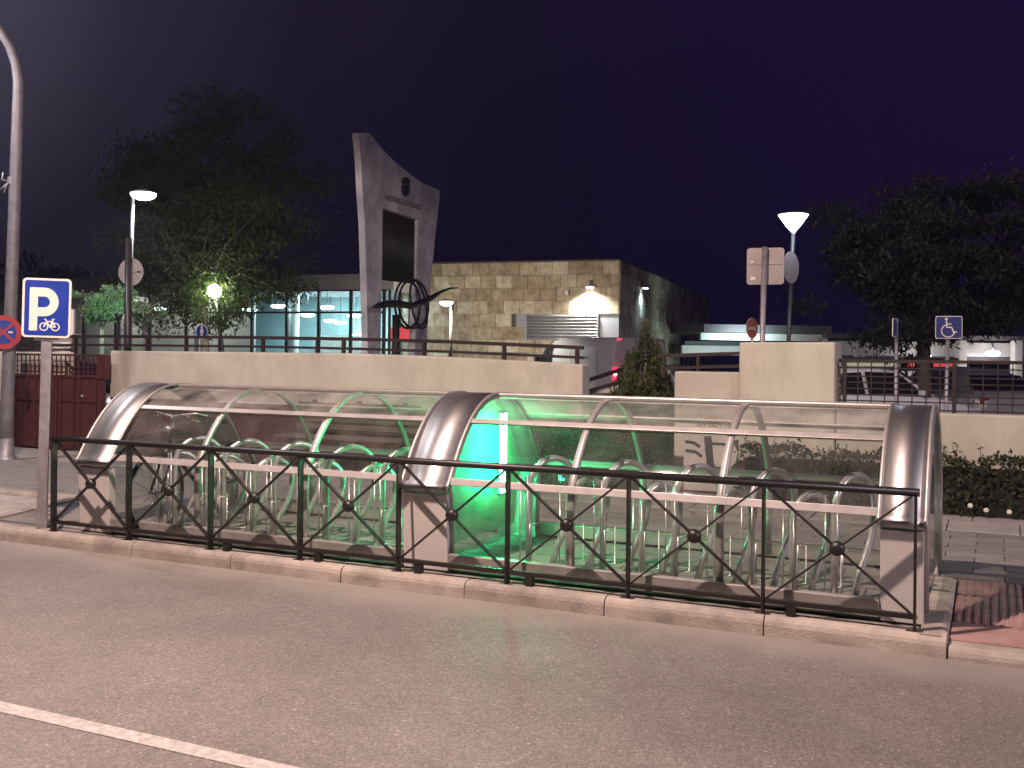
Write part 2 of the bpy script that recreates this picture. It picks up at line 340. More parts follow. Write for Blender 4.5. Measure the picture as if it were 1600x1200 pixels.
MT['headlight'] = mat('headlight_lens', (0.55, 0.55, 0.57), 0.1, spec=0.9)
MT['car_white'] = mat('car_paint_white', (0.62, 0.62, 0.63), 0.25, spec=0.6)
MT['car_dark'] = mat('car_paint_dark', (0.018, 0.017, 0.022), 0.2, spec=0.7)
MT['car_silver'] = mat('car_paint_silver', (0.36, 0.36, 0.38), 0.28, 0.4)
MT['tyre'] = mat('tyre_rubber', (0.015, 0.015, 0.015), 0.8)
MT['rimmetal'] = mat('wheel_rim', (0.42, 0.42, 0.43), 0.3, 0.8)
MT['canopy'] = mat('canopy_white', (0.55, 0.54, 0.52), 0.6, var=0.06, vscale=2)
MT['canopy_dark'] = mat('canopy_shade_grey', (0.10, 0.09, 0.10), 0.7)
MT['band_red'] = mat('station_red', (0.50, 0.03, 0.035), 0.5, emit=(0.9, 0.06, 0.07), estr=0.10)
MT['band_white'] = mat('lit_panel_white', (0.7, 0.68, 0.66), 0.5, emit=(1.0, 0.93, 0.9), estr=0.30)
MT['band_cream'] = mat('lit_panel_cream', (0.6, 0.56, 0.42), 0.5, emit=(1.0, 0.92, 0.66), estr=0.25)
MT['band_lit_red'] = mat('lit_panel_red', (0.6, 0.05, 0.05), 0.5, emit=(1.0, 0.10, 0.10), estr=0.6)
MT['graffiti'] = mat('graffiti_paint', (0.035, 0.032, 0.03), 0.6, var=0.3, vscale=6)
MT['graffiti_pale'] = mat('graffiti_pale', (0.50, 0.47, 0.43), 0.6, var=0.15, vscale=5)
MT['pylon'] = mat('pylon_steel', (0.30, 0.29, 0.31), 0.6, 0.2)
MT['wood_dark'] = mat('bench_wood', (0.11, 0.085, 0.07), 0.6, var=0.3, vscale=10, stretch=(0.3, 6, 6))
MT['saddle'] = mat('saddle_black', (0.015, 0.015, 0.015), 0.5)
MT['bike_paint'] = mat('bike_paint_black', (0.02, 0.02, 0.022), 0.3, spec=0.7)
MT['marker_white'] = mat('lettering_white', (0.75, 0.70, 0.68), 0.6)

# ------------------------------------------------------------------ mesh helpers
class MB:
    def __init__(s): s.v = []; s.f = []; s.sm = []
    def add(s, vs, fs, smooth=False):
        o = len(s.v); s.v += [Vector(v) for v in vs]
        for f in fs: s.f.append([i + o for i in f]); s.sm.append(smooth)
        return s
    def box(s, x0, x1, y0, y1, z0, z1):
        vs = [(x, y, z) for z in (z0, z1) for y in (y0, y1) for x in (x0, x1)]
        return s.add(vs, [(0, 2, 3, 1), (4, 5, 7, 6), (0, 1, 5, 4), (2, 6, 7, 3), (0, 4, 6, 2), (1, 3, 7, 5)])
    def obox(s, c, a, b, d):
        c, a, b, d = map(Vector, (c, a, b, d))
        vs = [c + a * i + b * j + d * k for k in (-1, 1) for j in (-1, 1) for i in (-1, 1)]
        return s.add(vs, [(0, 2, 3, 1), (4, 5, 7, 6), (0, 1, 5, 4), (2, 6, 7, 3), (0, 4, 6, 2), (1, 3, 7, 5)])
    def bar(s, p, q, w, h, side=None):
        """rectangular bar from p to q, w across, h in the other direction"""
        p, q = Vector(p), Vector(q); d = (q - p); L = d.length; d.normalize()
        side = Vector(side) if side is not None else (d.cross(UP) if abs(d.z) < 0.95 else Vector((1, 0, 0)))
        side = (side - d * side.dot(d)).normalized(); o = d.cross(side)
        return s.obox((p + q) / 2, d * (L / 2), side * (w / 2), o * (h / 2))
    def tube(s, pts, r, n=8, closed=False, cap=True):
        P = [Vector(p) for p in pts]; N = len(P)
        rr = r if isinstance(r, (list, tuple)) else [r] * N
        vs = []; prev = None
        for i in range(N):
            a = P[(i - 1) % N] if (closed or i > 0) else P[i]; b = P[(i + 1) % N] if (closed or i < N - 1) else P[i]
            t = (b - a).normalized()
            if prev is None:
                ref = Vector((0, 0, 1)) if abs(t.z) < 0.9 else Vector((1, 0, 0))
                u = (ref - t * ref.dot(t)).normalized()
            else:
                u = (prev - t * prev.dot(t)).normalized()
            prev = u; w = t.cross(u)
            for k in range(n):
                an = 2 * math.pi * k / n
                vs.append(P[i] + (u * math.cos(an) + w * math.sin(an)) * rr[i])
        fs = []
        for i in range(N if closed else N - 1):
            j = (i + 1) % N
            for k in range(n):
                k2 = (k + 1) % n
                fs.append((i * n + k, i * n + k2, j * n + k2, j * n + k))
        s.add(vs, fs, True)
        if cap and not closed:
            o = len(s.v) - len(vs)
            s.f.append([o + k for k in range(n)][::-1]); s.sm.append(False)
            s.f.append([o + (N - 1) * n + k for k in range(n)]); s.sm.append(False)
        return s
    def strip(s, pts, side, w, th, nrm):
        """flat bar bent along pts: side = width direction, nrm(i) = outward direction at i"""
        side = Vector(side); vs = []; N = len(pts)
        for i, p in enumerate(pts):
            p = Vector(p); nn = Vector(nrm(i))
            vs += [p - side * w / 2, p + side * w / 2, p + side * w / 2 - nn * th, p - side * w / 2 - nn * th]
        fs = []; sm = []
        o = len(s.v); s.v += vs
        for i in range(N - 1):
            a, b = o + i * 4, o + i * 4 + 4
            for k in range(4):
                k2 = (k + 1) % 4
                s.f.append([a + k, a + k2, b + k2, b + k]); s.sm.append(k in (0, 2))
        s.f.append([o + 3, o + 2, o + 1, o]); s.sm.append(False)
        e = o + (N - 1) * 4; s.f.append([e, e + 1, e + 2, e + 3]); s.sm.append(False)
        return s
    def lathe(s, prof, c=(0, 0, 0), n=20, axis=None):
        c = Vector(c); vs = []
        ax = Vector(axis).normalized() if axis is not None else Vector((0, 0, 1))
        u = (Vector((1, 0, 0)) if abs(ax.x) < 0.9 else Vector((0, 1, 0))); u = (u - ax * u.dot(ax)).normalized(); w = ax.cross(u)
        for r, z in prof:
            for k in range(n):
                an = 2 * math.pi * k / n; vs.append(c + ax * z + (u * math.cos(an) + w * math.sin(an)) * max(r, 1e-5))
        fs = []
        for i in range(len(prof) - 1):
            for k in range(n):
                k2 = (k + 1) % n; fs.append((i * n + k, i * n + k2, (i + 1) * n + k2, (i + 1) * n + k))
        return s.add(vs, fs, True)
    def ball(s, c, r, n=14, m=8):
        return s.lathe([(r * math.sin(math.pi * i / m), -r * math.cos(math.pi * i / m)) for i in range(m + 1)], c, n)
    def prism(s, poly, fn, t0, t1, smooth=False):
        """poly: 2-D outline; fn(a, b, t) -> point; extruded from t0 to t1"""
        n = len(poly); vs = [fn(a, b, t) for t in (t0, t1) for a, b in poly]
        fs = [list(range(n))[::-1], [n + i for i in range(n)]]
        s.add(vs, fs)
        o = len(s.v) - 2 * n
        for i in range(n):
            j = (i + 1) % n; s.f.append([o + i, o + j, o + n + j, o + n + i]); s.sm.append(smooth)
        return s
    def grid(s, rows, smooth=True):
        n = len(rows[0]); vs = [p for r in rows for p in r]
        fs = [(i * n + k, i * n + k + 1, (i + 1) * n + k + 1, (i + 1) * n + k) for i in range(len(rows) - 1) for k in range(n - 1)]
        return s.add(vs, fs, smooth)
    def mesh(s, name, off=Vector((0, 0, 0))):
        me = bpy.data.meshes.new(name)
        me.from_pydata([tuple(v - off) for v in s.v], [], s.f)
        me.polygons.foreach_set('use_smooth', s.sm)
        me.update()
        bm = bmesh.new(); bm.from_mesh(me); bmesh.ops.recalc_face_normals(bm, faces=bm.faces[:]); bm.to_mesh(me); bm.free()
        return me
    def build(s, name, m, parent=None, bevel=0, fix=True):
        off = ORIGIN.get(parent.name, Vector((0, 0, 0))) if parent else Vector((0, 0, 0))
        me = s.mesh(name, off)
        return link(name, me, m, parent, off, bevel)

ORIGIN = {}
def link(name, me, m, parent=None, off=Vector((0, 0, 0)), bevel=0):
    if not me.materials: me.materials.append(MT[m] if isinstance(m, str) else m)
    o = bpy.data.objects.new(name, me); COL.objects.link(o)
    if parent: o.parent = parent
    ORIGIN[o.name] = off
    if bevel:
        b = o.modifiers.new('edge', 'BEVEL'); b.width = bevel; b.segments = 2; b.limit_method = 'ANGLE'; b.angle_limit = math.radians(40)
    return o
def tag(o, label=None, cat=None, group=None, kind=None):
    if label: o['label'] = label
    if cat: o['category'] = cat
    if group: o['group'] = group
    if kind: o['kind'] = kind
    return o
def thing(name, label, cat, loc=(0, 0, 0), rz=None, group=None):
    """rz given: parts are built in the thing's own frame; else in world coordinates"""
    o = bpy.data.objects.new(name, None); COL.objects.link(o); o.empty_display_size = 0.2
    o.location = loc
    if rz is not None: o.rotation_euler = (0, 0, rz); ORIGIN[o.name] = Vector((0, 0, 0))
    else: ORIGIN[o.name] = Vector(loc)
    return tag(o, label, cat, group)
def copy_tree(o, parent=None):
    c = o.copy(); COL.objects.link(c); c.parent = parent
    for ch in o.children: copy_tree(ch, c)
    return c
def lamp(kind, name, loc, energy, color, parent=None, size=0.2, spot=None, blend=0.5, aim=None, off=True):
    d = bpy.data.lights.new(name, kind); d.energy = energy; d.color = color
    if kind == 'AREA': d.shape = 'DISK'; d.size = size
    elif kind in ('POINT', 'SPOT'): d.shadow_soft_size = size
    if kind == 'SPOT': d.spot_size = math.radians(spot); d.spot_blend = blend
    o = bpy.data.objects.new(name, d); COL.objects.link(o)
    base = ORIGIN.get(parent.name, Vector((0, 0, 0))) if parent else Vector((0, 0, 0))
    o.location = Vector(loc) - base
    if parent: o.parent = parent
    if aim is not None: o.rotation_euler = (Vector(aim) - Vector(loc)).to_track_quat('-Z', 'Y').to_euler()
    return o
def text_mesh(s, size, extrude=0.002):
    cu = bpy.data.curves.new('lettering', 'FONT'); cu.body = s; cu.size = size; cu.extrude = extrude; cu.align_x = 'CENTER'; cu.align_y = 'CENTER'
    ob = bpy.data.objects.new('lettering', cu); COL.objects.link(ob)
    dg = bpy.context.evaluated_depsgraph_get(); me = bpy.data.meshes.new_from_object(ob.evaluated_get(dg))
    COL.objects.unlink(ob); bpy.data.objects.remove(ob); bpy.data.curves.remove(cu)
    me.materials.clear()
    return me
def text_on(s, size, c, u, nrm, m, parent, name='lettering'):
    """lettering centred at c, reading along u, facing nrm"""
    u = Vector(u).normalized(); nrm = Vector(nrm).normalized(); w = nrm.cross(u)
    me = text_mesh(s, size)
    M = Matrix((u, w, nrm)).transposed().to_4x4(); M.translation = Vector(c) - ORIGIN.get(parent.name, Vector((0, 0, 0)))
    me.transform(M)
    return link(name, me, m, parent, ORIGIN.get(parent.name, Vector((0, 0, 0))))

def leaves(P, size, aspect=0.45, droop=0.0, jitter=0.35):
    """a mesh of leaf-sized faces at the points P (n,3): each a bent kite of two triangles pairs"""
    n = len(P)
    d = RNG.normal(size=(n, 3)); d[:, 2] -= droop * 1.6; d /= np.linalg.norm(d, axis=1)[:, None]
    r = RNG.normal(size=(n, 3)); s = np.cross(d, r); s /= np.linalg.norm(s, axis=1)[:, None] + 1e-9
    L = size * (1 + jitter * RNG.uniform(-1, 1, n))[:, None]; W = L * aspect
    v0 = P - d * L * .5; v1 = P + s * W * .5 - d * L * .08; v2 = P + d * L * .5; v3 = P - s * W * .5 - d * L * .08
    V = np.stack([v0, v1, v2, v3], 1).reshape(-1, 3)
    return V
def leaf_object(name, P, size, m, parent, aspect=0.45, droop=0.0, kind=None):
    off = ORIGIN.get(parent.name, Vector((0, 0, 0))) if parent else Vector((0, 0, 0))
    V = leaves(P, size, aspect, droop) - np.array(off)
    n = len(P); me = bpy.data.meshes.new(name)
    me.vertices.add(4 * n); me.vertices.foreach_set('co', V.astype(np.float32).ravel())
    me.loops.add(4 * n); me.loops.foreach_set('vertex_index', np.arange(4 * n, dtype=np.int32))
    me.polygons.add(n); me.polygons.foreach_set('loop_start', np.arange(0, 4 * n, 4, dtype=np.int32))
    me.update(calc_edges=True); me.validate()
    o = link(name, me, m, parent, off)
    if kind: o['kind'] = kind
    return o

G = 0.11                                   # pavement level above the road

# ================================================================== THE SETTING
rd = MB(); rd.add([(-160, -60, 0), (160, -60, 0), (160, 6.9, 0), (-160, 6.9, 0)], [(0, 1, 2, 3)])
road = tag(rd.build('road', 'asphalt'), kind='structure')
ln = MB().box(-60, 40, 3.255, 3.352, 0.0005, 0.004)
ln.build('lane_line', 'paint', road)

plaza = MB(); plaza.add([(-168, 11.62, 0.02), (168, 11.62, 0.02), (168, 258, 0.02), (-168, 258, 0.02)], [(0, 1, 2, 3)])
tag(plaza.build('station_forecourt', 'plaza'), kind='structure')

# pavement bed: the kerb bulges out for the bicycle shelter
pv = MB()
outline = [(-8.27, 6.30), (-0.40, 6.30), (-0.36, 7.86), (40, 7.86), (40, 11.62), (-60, 11.62), (-60, 7.86), (-8.74, 7.86)]
pv.prism(outline, lambda a, b, t: (a, b, t), 0.0, G - 0.012)
pavement = tag(pv.build('pavement', 'slab'), kind='structure')

def clip_ok(x, y):                          # inside the bulge or behind its line
    if y > 7.9: return True
    xl = -8.20 - (y - 6.30) * 0.33
    return xl + 0.1 < x < -0.42 and y > 6.44
# paving tiles, 0.40 x 0.25, each a slab with its own slight tilt; near ones are pieces of their own
TW, TD = 0.42, 0.21
def tile_mesh(w, d, name, m):
    b = MB().box(-w / 2 + .004, w / 2 - .004, -d / 2 + .004, d / 2 - .004, -0.012, 0.0)
    me = b.mesh(name); me.materials.append(MT[m]); return me
tme = tile_mesh(TW, TD, 'paving_tile', 'tile')
spots = []
iy = 0; y = 6.44 + TD / 2
while y < 10.1:
    x = -60 + (TW / 2 if iy % 2 else 0)
    while x < 12:
        if clip_ok(x - TW * .4, y) and clip_ok(x + TW * .4, y): spots.append((x, y))
        x += TW
    y += TD; iy += 1
def seen(x, y):                              # how large a piece shows from the street
    d = Vector((x, y, 0)); zc = d.dot(FW); xc = d.dot(RT)
    if zc < 1: return 0
    u = xc / zc * F_PX
    if not -850 < u < 850: return 0
    if -6.9 < x < -0.5 and 6.4 < y < 8.0: return 0.5 / zc ** 3
    return 1.0 / zc ** 3
spots.sort(key=lambda q: -seen(*q))
for x, y in spots[:300]:
    o = bpy.data.objects.new('paving_tile', tme); COL.objects.link(o); o.parent = pavement
    o.location = (x, y, G + random.uniform(-0.0015, 0.0015)); o.rotation_euler = (random.uniform(-.003, .003), random.uniform(-.003, .003), random.uniform(-.004, .004))
rest = MB()
for x, y in spots[300:]:
    h = G + random.uniform(-0.0015, 0.0015)
    rest.box(x - TW / 2 + .004, x + TW / 2 - .004, y - TD / 2 + .004, y + TD / 2 - .004, h - 0.012, h)
tag(rest.build('paving_field', 'tile', pavement), kind='stuff')
# pale slabs along the foot of the planting
pme = tile_mesh(0.60, 0.62, 'pale_slab', 'pale_tile')
x = -14.0; k = 0
while x < 6:
    for yy in (10.42, 11.04):
        o = bpy.data.objects.new('pale_slab', pme); COL.objects.link(o); o.parent = pavement
        o.location = (x + (0.2 if yy > 10.5 else 0), yy, G + random.uniform(-.001, .001))
    x += 0.604
# kerb stones
def kerb_mesh(L, h=G + 0.006, w=0.15, name='kerb_stone'):
    prof = [(-.006, -0.2), (0, h - 0.05), (0.007, h - 0.027), (0.020, h - 0.011), (0.042, h), (w, h), (w, -0.2)]
    b = MB().prism(prof, lambda a, z, t: (t, a, z), -L / 2 + .004, L / 2 - .004)
    me = b.mesh(name); me.materials.append(MT['kerb']); return me
kme = kerb_mesh(1.0)
def kerb(p, rz, me=kme, z=0.0):
    o = bpy.data.objects.new('kerb_stone', me); COL.objects.link(o); o.parent = pavement
    o.location = (p[0], p[1], z); o.rotation_euler = (random.uniform(-.004, .004), random.uniform(-.003, .003), rz); return o
x = -0.24 - 0.5
while x > -8.2: kerb((x, 6.16 + random.uniform(-.004, .004)), 0); x -= 1.0
k8 = kerb_mesh(0.80)
for t in (0.27, 0.75):                       # left return, slanting back
    kerb((-8.26 + (-0.50) * t, 6.17 + 1.66 * t), math.atan2(-1.66, .50), k8)
for i in range(22): kerb((-9.16 - i, 7.74), 0)
k78 = kerb_mesh(0.84)
for yy in (6.6, 7.44): kerb((-0.235, yy), math.radians(90), k78)
flush = kerb_mesh(1.0, 0.072, 0.14)
flush2 = kerb_mesh(1.0, 0.082, 0.14)
for i in range(20): kerb((-8.76 - i, 6.17), 0, flush2)
for i in range(14): kerb((0.264 + i, 6.15), 0, flush)
# concrete apron in the recess on the left
ap = MB().prism([(-8.28, 6.31), (-60, 6.31), (-60, 7.75), (-8.76, 7.75)], lambda a, b, t: (a, b, t), 0.0, 0.07)
tag(ap.build('driveway_apron', 'apron'), kind='structure')
# red ribbed dropped crossing on the right: sloping, laid in ribbed tiles
cr = MB().add([(-0.225, 6.29, 0.063), (30, 6.29, 0.063), (30, 7.86, G - .016), (-0.225, 7.86, G - .016)], [(0, 1, 2, 3)])
crossing = tag(cr.build('dropped_crossing', 'slab'), kind='structure')
RW = 0.395
rb = MB().box(-RW / 2 + .003, RW / 2 - .003, -RW / 2 + .003, RW / 2 - .003, -0.012, 0.0)
for i in range(8):
    xx = -RW / 2 + (i + .5) * RW / 8
    rb.prism([(-.014, 0), (-.008, .006), (.008, .006), (.014, 0)], lambda a, z, t, xx=xx: (xx + a, t, z), -RW / 2 + .01, RW / 2 - .01)
rme = rb.mesh('tactile_tile'); rme.materials.append(MT['red_tile'])
fb = MB().box(-RW / 2 + .003, RW / 2 - .003, -RW / 2 + .003, RW / 2 - .003, -0.012, 0.0); fme = fb.mesh('red_tile'); fme.materials.append(MT['red_tile'])
slope = math.atan2(G - 0.080, 1.57)
for i in range(12):
    for j in range(4):
        yy = 6.29 + (j + .5) * RW * 0.993
        o = bpy.data.objects.new('tactile_tile' if j else 'red_tile', rme if j else fme); COL.objects.link(o); o.parent = crossing
        o.location = (-0.036 + i * RW, yy, 0.078 + (yy - 6.29) * math.tan(slope)); o.rotation_euler = (slope, 0, 0)

# ================================================================== STREET LAMPS THAT LIGHT THE STREET
def street_lamp(label, base, r0, top_pts, lum, aim_dx, energy, color, group=None, emat='lamp_white'):
    t = thing('street_lamp', label, 'street lamp', base, group=group)
    b = Vector(base)
    MB().lathe([(r0 * 1.55, 0), (r0 * 1.55, 0.02), (r0 * 1.15, 0.05), (r0 * 1.08, 0.3)], b, 14).build('base', 'galv', t)
    n = len(top_pts); pts = [b] + [Vector(p) for p in top_pts]
    MB().tube(pts, [r0 * (1 - 0.62 * i / n) for i in range(n + 1)], 12).build('pole', 'lamp_pole', t)
    L = Vector(lum); d = Vector(aim_dx).normalized(); s = d.cross(UP)
    head = MB()
    rows = []
    for i in range(9):
        a = -1 + 2 * i / 8; w = 0.16 * math.sqrt(max(0.04, 1 - abs(a) ** 3)); hgt = 0.09 * math.sqrt(max(0.04, 1 - a * a))
        rows.append([L + d * (a * 0.36) + s * (w * math.cos(q)) + UP * (max(0, math.sin(q)) * hgt) for q in [math.pi * k / 8 for k in range(9)]])
    head.grid(rows); head.build('luminaire', 'galv', t)
    MB().prism([(-.3, -.12), (.3, -.12), (.3, .12), (-.3, .12)], lambda a, c, q: L + d * a + s * c - UP * q, 0.0, 0.015).build('lamp_panel', emat, t)
    lamp('SPOT', 'lamp_light', L - UP * 0.05, energy, color, t, 0.14, 178, 0.12, L - UP * 5)
    return t
# post on the left, its arm swinging out over the roadway
B = Vector((-12.43, 9.95, G))
def lp(px, py): return HY(px, py, 9.95)
arm = [lp(11, 650), lp(15, 530), lp(20, 400), lp(25, 250), lp(28, 160), lp(28.5, 128)]
pt = arm[-1]
arm += [pt + Vector((-0.01, -0.03, 0.22)), pt + Vector((-0.04, -0.11, 0.46)), pt + Vector((-0.11, -0.27, 0.72)), pt + Vector((-0.23, -0.52, 0.97)), pt + Vector((-0.40, -0.90, 1.18)), pt + Vector((-0.62, -1.4, 1.32)), pt + Vector((-0.85, -1.95, 1.40))]
street_lamp('tall grey curved street lamp post at the left edge beside the maroon gate', B, 0.095, arm, pt + Vector((-1.0, -2.3, 1.40)), (-0.37, -0.92, 0), 1300, (1.0, 0.93, 0.96))
clampt = thing('post_bracket', 'small wire bracket clamped halfway up the tall left street lamp post', 'bracket', lp(21, 290))
c0 = lp(22, 283)
MB().lathe([(0.085, -0.05), (0.085, 0.05)], c0, 12).build('clamp', 'galv', clampt)
w = MB(); w.tube([c0 + RT * -.09, c0 + RT * -.17 + UP * .02, c0 + RT * -.15 + UP * .12], .012, 6); w.tube([c0 + RT * -.09 - UP * .03, c0 + RT * -.19 - UP * .12], .01, 6)
w.tube([c0 + RT * -.08, c0 + RT * -.14 - UP * .16], .01, 6); w.build('bracket_arm', 'galv', clampt)
# the lamp across the street, out of the picture, whose light falls on road and shelter
KB = Vector((-4.3, 0.2, 0.0))
kp = [KB + Vector((0, 0, 3)), KB + Vector((0, 0.02, 6.4)), KB + Vector((0, 0.35, 7.3)), KB + Vector((0, 1.0, 7.75)), KB + Vector((0, 1.9, 7.9))]
street_lamp('street lamp on the near side of the road behind the viewer', KB, 0.11, kp, KB + Vector((0, 2.2, 7.88)), (0, 1, 0), 7300, (1.0, 0.72, 0.62), emat='lamp_warm')
KB2 = Vector((16.0, 0.9, 0.0))
street_lamp('street lamp on the near side of the road far off to the right', KB2, 0.11, [p - KB + KB2 for p in kp], KB2 + Vector((0, 2.2, 7.88)), (0, 1, 0), 8600, (1.0, 0.87, 0.96), emat='lamp_warm')

# ================================================================== BICYCLE SHELTER
YC = 7.21
A_, Z0_, ZT_, PE = 0.835, 0.595, 1.235, 2.4   # half depth at the springing, its height, height of the crown, fullness
def arch(k=1.0, n=30, z0=0.57, dz=0.0, tm=1.0):
    """arch profile, front to back, as (y, z) offsets; k scales inward"""
    return [(A_ * k * t, Z0_ + (ZT_ - (1 - k) * 0.6 - Z0_) * (1 - abs(t) ** PE)) for t in [-tm + 2 * tm * i / n for i in range(n + 1)]]
def hoop_profile():
    """sheet of the steel hoops: the arch, its lower edges rolled inward"""
    roll = [(-.800, .545), (-.827, .548), (-.843, .556), (-.849, .570), (-.848, .588), (-.841, .606)]
    return roll + arch(1.0, 36, tm=.978) + [(-y, z) for y, z in reversed(roll)]
def wp(x, yz): return Vector((x, YC + yz[0], G + yz[1]))
def arch_n(yz):
    t = yz[0] / A_; return Vector((0, math.copysign((ZT_ - Z0_) * PE * abs(t) ** (PE - 1) / A_, t), 1)).normalized()
def line_n(pts, i):
    a = Vector(pts[max(0, i - 1)]); b = Vector(pts[min(len(pts) - 1, i + 1)]); t = (b - a).normalized(); return Vector((0, -t[1], t[0]))
shelter = thing('bicycle_shelter', 'long tunnel-shaped clear bicycle shelter with three brushed steel hoops', 'bicycle shelter', (-3.7, YC, G))
def full_profile(k=0.965, n=26):
    """shell profile from floor to floor"""
    return [(-.80 * k, 0.04), (-.812 * k, .30), (-.815 * k, .50), (-.808 * k, .58)] + arch(k, n, tm=.965) + [(.808 * k, .58), (.815 * k, .50), (.812 * k, .30), (.80 * k, .04)]
HOOPS = ((-6.905, 0.36), (-3.685, 0.37), (-0.495, 0.245))
for hx, hw in HOOPS:
    pr_ = hoop_profile()
    hoop = MB(); hoop.strip([wp(hx, p) for p in pr_], (1, 0, 0), hw, 0.012, lambda i: line_n(pr_, i)); ho = hoop.build('steel_hoop', 'steel', shelter)
    for sgn in (-1, 1):                      # rolled rims on both sides
        q = hoop_profile()[3:-3]
        r_ = MB(); r_.tube([wp(hx + sgn * (hw / 2 + .006), p) for p in q], 0.012, 6); r_.build('rim', 'alu', ho)
    for sg in (-1, 1):                       # foot plates, leaning outward as they rise
        pl = MB()
        pl.prism([(-.80, 0), (-.836, .543), (-.76, .543), (-.74, 0)], lambda a, b_, t: Vector((hx + t, YC - sg * a, G + b_)), -hw / 2 + .004, hw / 2 - .004)
        po = pl.build('foot_plate', 'steel_plate', shelter, bevel=0.004)
        if sg < 0:
            for ox in (-hw / 2 + .05, hw / 2 - .05):
                MB().ball((hx + ox, YC - .80, G + .055), .014, 8, 6).build('bolt', 'bolt', po)
# ridge
rg = MB().box(-6.725, -3.87, YC - .05, YC + .05, G + 1.20, G + 1.24); rg.build('ridge_beam', 'alu', shelter, bevel=0.012)
rg = MB().box(-3.50, -0.617, YC - .05, YC + .05, G + 1.20, G + 1.24); rg.build('ridge_beam', 'alu', shelter, bevel=0.012)
fp = full_profile(0.965)
def fpn(i):
    a = Vector(fp[max(0, i - 1)]); b = Vector(fp[min(len(fp) - 1, i + 1)]); t = (b - a).normalized(); return Vector((0, -t[1], t[0]))
for rx in (-5.82, -4.76, -2.585, -1.575):
    rb_ = MB(); rb_.strip([wp(rx, p) for p in fp], (1, 0, 0), 0.048, 0.022, fpn); rb_.build('rib', 'alu', shelter)
SPANS = ((-6.725, -5.82), (-5.82, -4.76), (-4.76, -3.87), (-3.50, -2.585), (-2.585, -1.575), (-1.575, -0.617))
def prof_at_z(zv, k=0.965, near=True):
    top = ZT_ - (1 - k) * 0.6
    y = A_ * k * max(0, 1 - (zv - Z0_) / (top - Z0_)) ** (1 / PE) if zv > Z0_ else A_ * k * (.975 + .025 * zv / Z0_)
    return -y if near else y
for x0, x1 in ((-6.725, -3.87), (-3.50, -0.617)):
    for near in (True, False):
        s = -1 if near else 1
        for zz, hh, nm in ((1.045, .045, 'upper_rail'), (0.635, .05, 'middle_rail')):
            y = prof_at_z(zz, 0.985, near)
            n_ = arch_n((y, zz)) if zz > .7 else Vector((0, s, .25)).normalized()
            MB().obox(((x0 + x1) / 2, YC + y, G + zz), ((x1 - x0) / 2, 0, 0), n_ * 0.009, Vector((1, 0, 0)).cross(n_) * hh / 2).build(nm, 'alu_lit' if nm == 'middle_rail' else 'alu', shelter, bevel=0.003)
        MB().box(x0, x1, YC + s * .79 - .03, YC + s * .79 + .03, G + .02, G + .125).build('bottom_rail', 'alu', shelter, bevel=0.006)
    # curved clear panes
for x0, x1 in SPANS:
    for near in (True, False):
        levels = ((0.125, 0.61), (0.63, 1.035), (1.055, 1.205))
        for z0, z1 in levels:
            rows = []
            for i in range(9):
                zz = z0 + (z1 - z0) * i / 8
                y = prof_at_z(zz, 0.955, near)
                rows.append([Vector((xx, YC + y, G + zz)) for xx in (x0 + .03, x1 - .03)])
            MB().grid(rows).build('pane', 'glass' if z0 > 1 else 'glass_clear', shelter)
# end walls: arched panes in a rim, at the two outer hoops and both faces of the middle one
def end_pane(x, m='end_glass', k=0.975, name='end_pane'):
    q = arch(k, 30, 0.55)
    poly = [(-0.75, 0.10), (-0.78, 0.5)] + q + [(0.78, 0.5), (0.75, 0.10)]
    MB().prism(poly, lambda a, b, t: Vector((x + t, YC + a, G + b)), -0.004, 0.004).build(name, m, shelter)
def end_rim(x, k=0.955, w=0.04):
    q = [(-0.74, 0.06), (-0.77, 0.5)] + arch(k, 30, 0.55) + [(0.77, 0.5), (0.74, 0.06)]
    MB().tube([wp(x, p) for p in q], 0.017, 6).build('end_rim', 'alu', shelter)
end_pane(-0.38); end_rim(-0.366)
end_pane(-7.07); end_rim(-7.084)
MB().obox((-7.08, YC, G + .665), (0.012, 0, 0), (0, .76, 0), (0, 0, .02)).build('end_rail', 'alu', shelter)
end_pane(-3.512, 'lit_pane'); end_rim(-3.50); end_pane(-3.858, 'lit_pane'); end_rim(-3.87)
# lit divider in the middle hoop: board coloured with the tubes' green glow, two tubes on each side
q = arch(0.93, 30, 0.55)
poly = [(-0.66, 0.12), (-0.72, 0.5)] + q + [(0.72, 0.5), (0.66, 0.12)]
MB().prism(poly, lambda a, b, t: Vector((-3.68 + t, YC + a, G + b)), -0.01, 0.01).build('divider_board', 'divider_acryl', shelter)
for sx in (-1, 1):
    for dy in (-0.075, 0.0):
        tb = MB().tube([(-3.68 + sx * 0.13, YC + 0.215 + dy, G + 0.44), (-3.68 + sx * 0.13, YC + 0.215 + dy, G + 1.07)], 0.013, 8)
        tb.build('green_tube', 'green_tube', shelter)
    cp = MB()
    for zz in (0.42, 1.07): cp.box(-3.68 + sx * .13 - .02, -3.68 + sx * .13 + .02, YC + .11, YC + .245, G + zz, G + zz + .022)
    cp.build('tube_holder', 'alu', shelter)

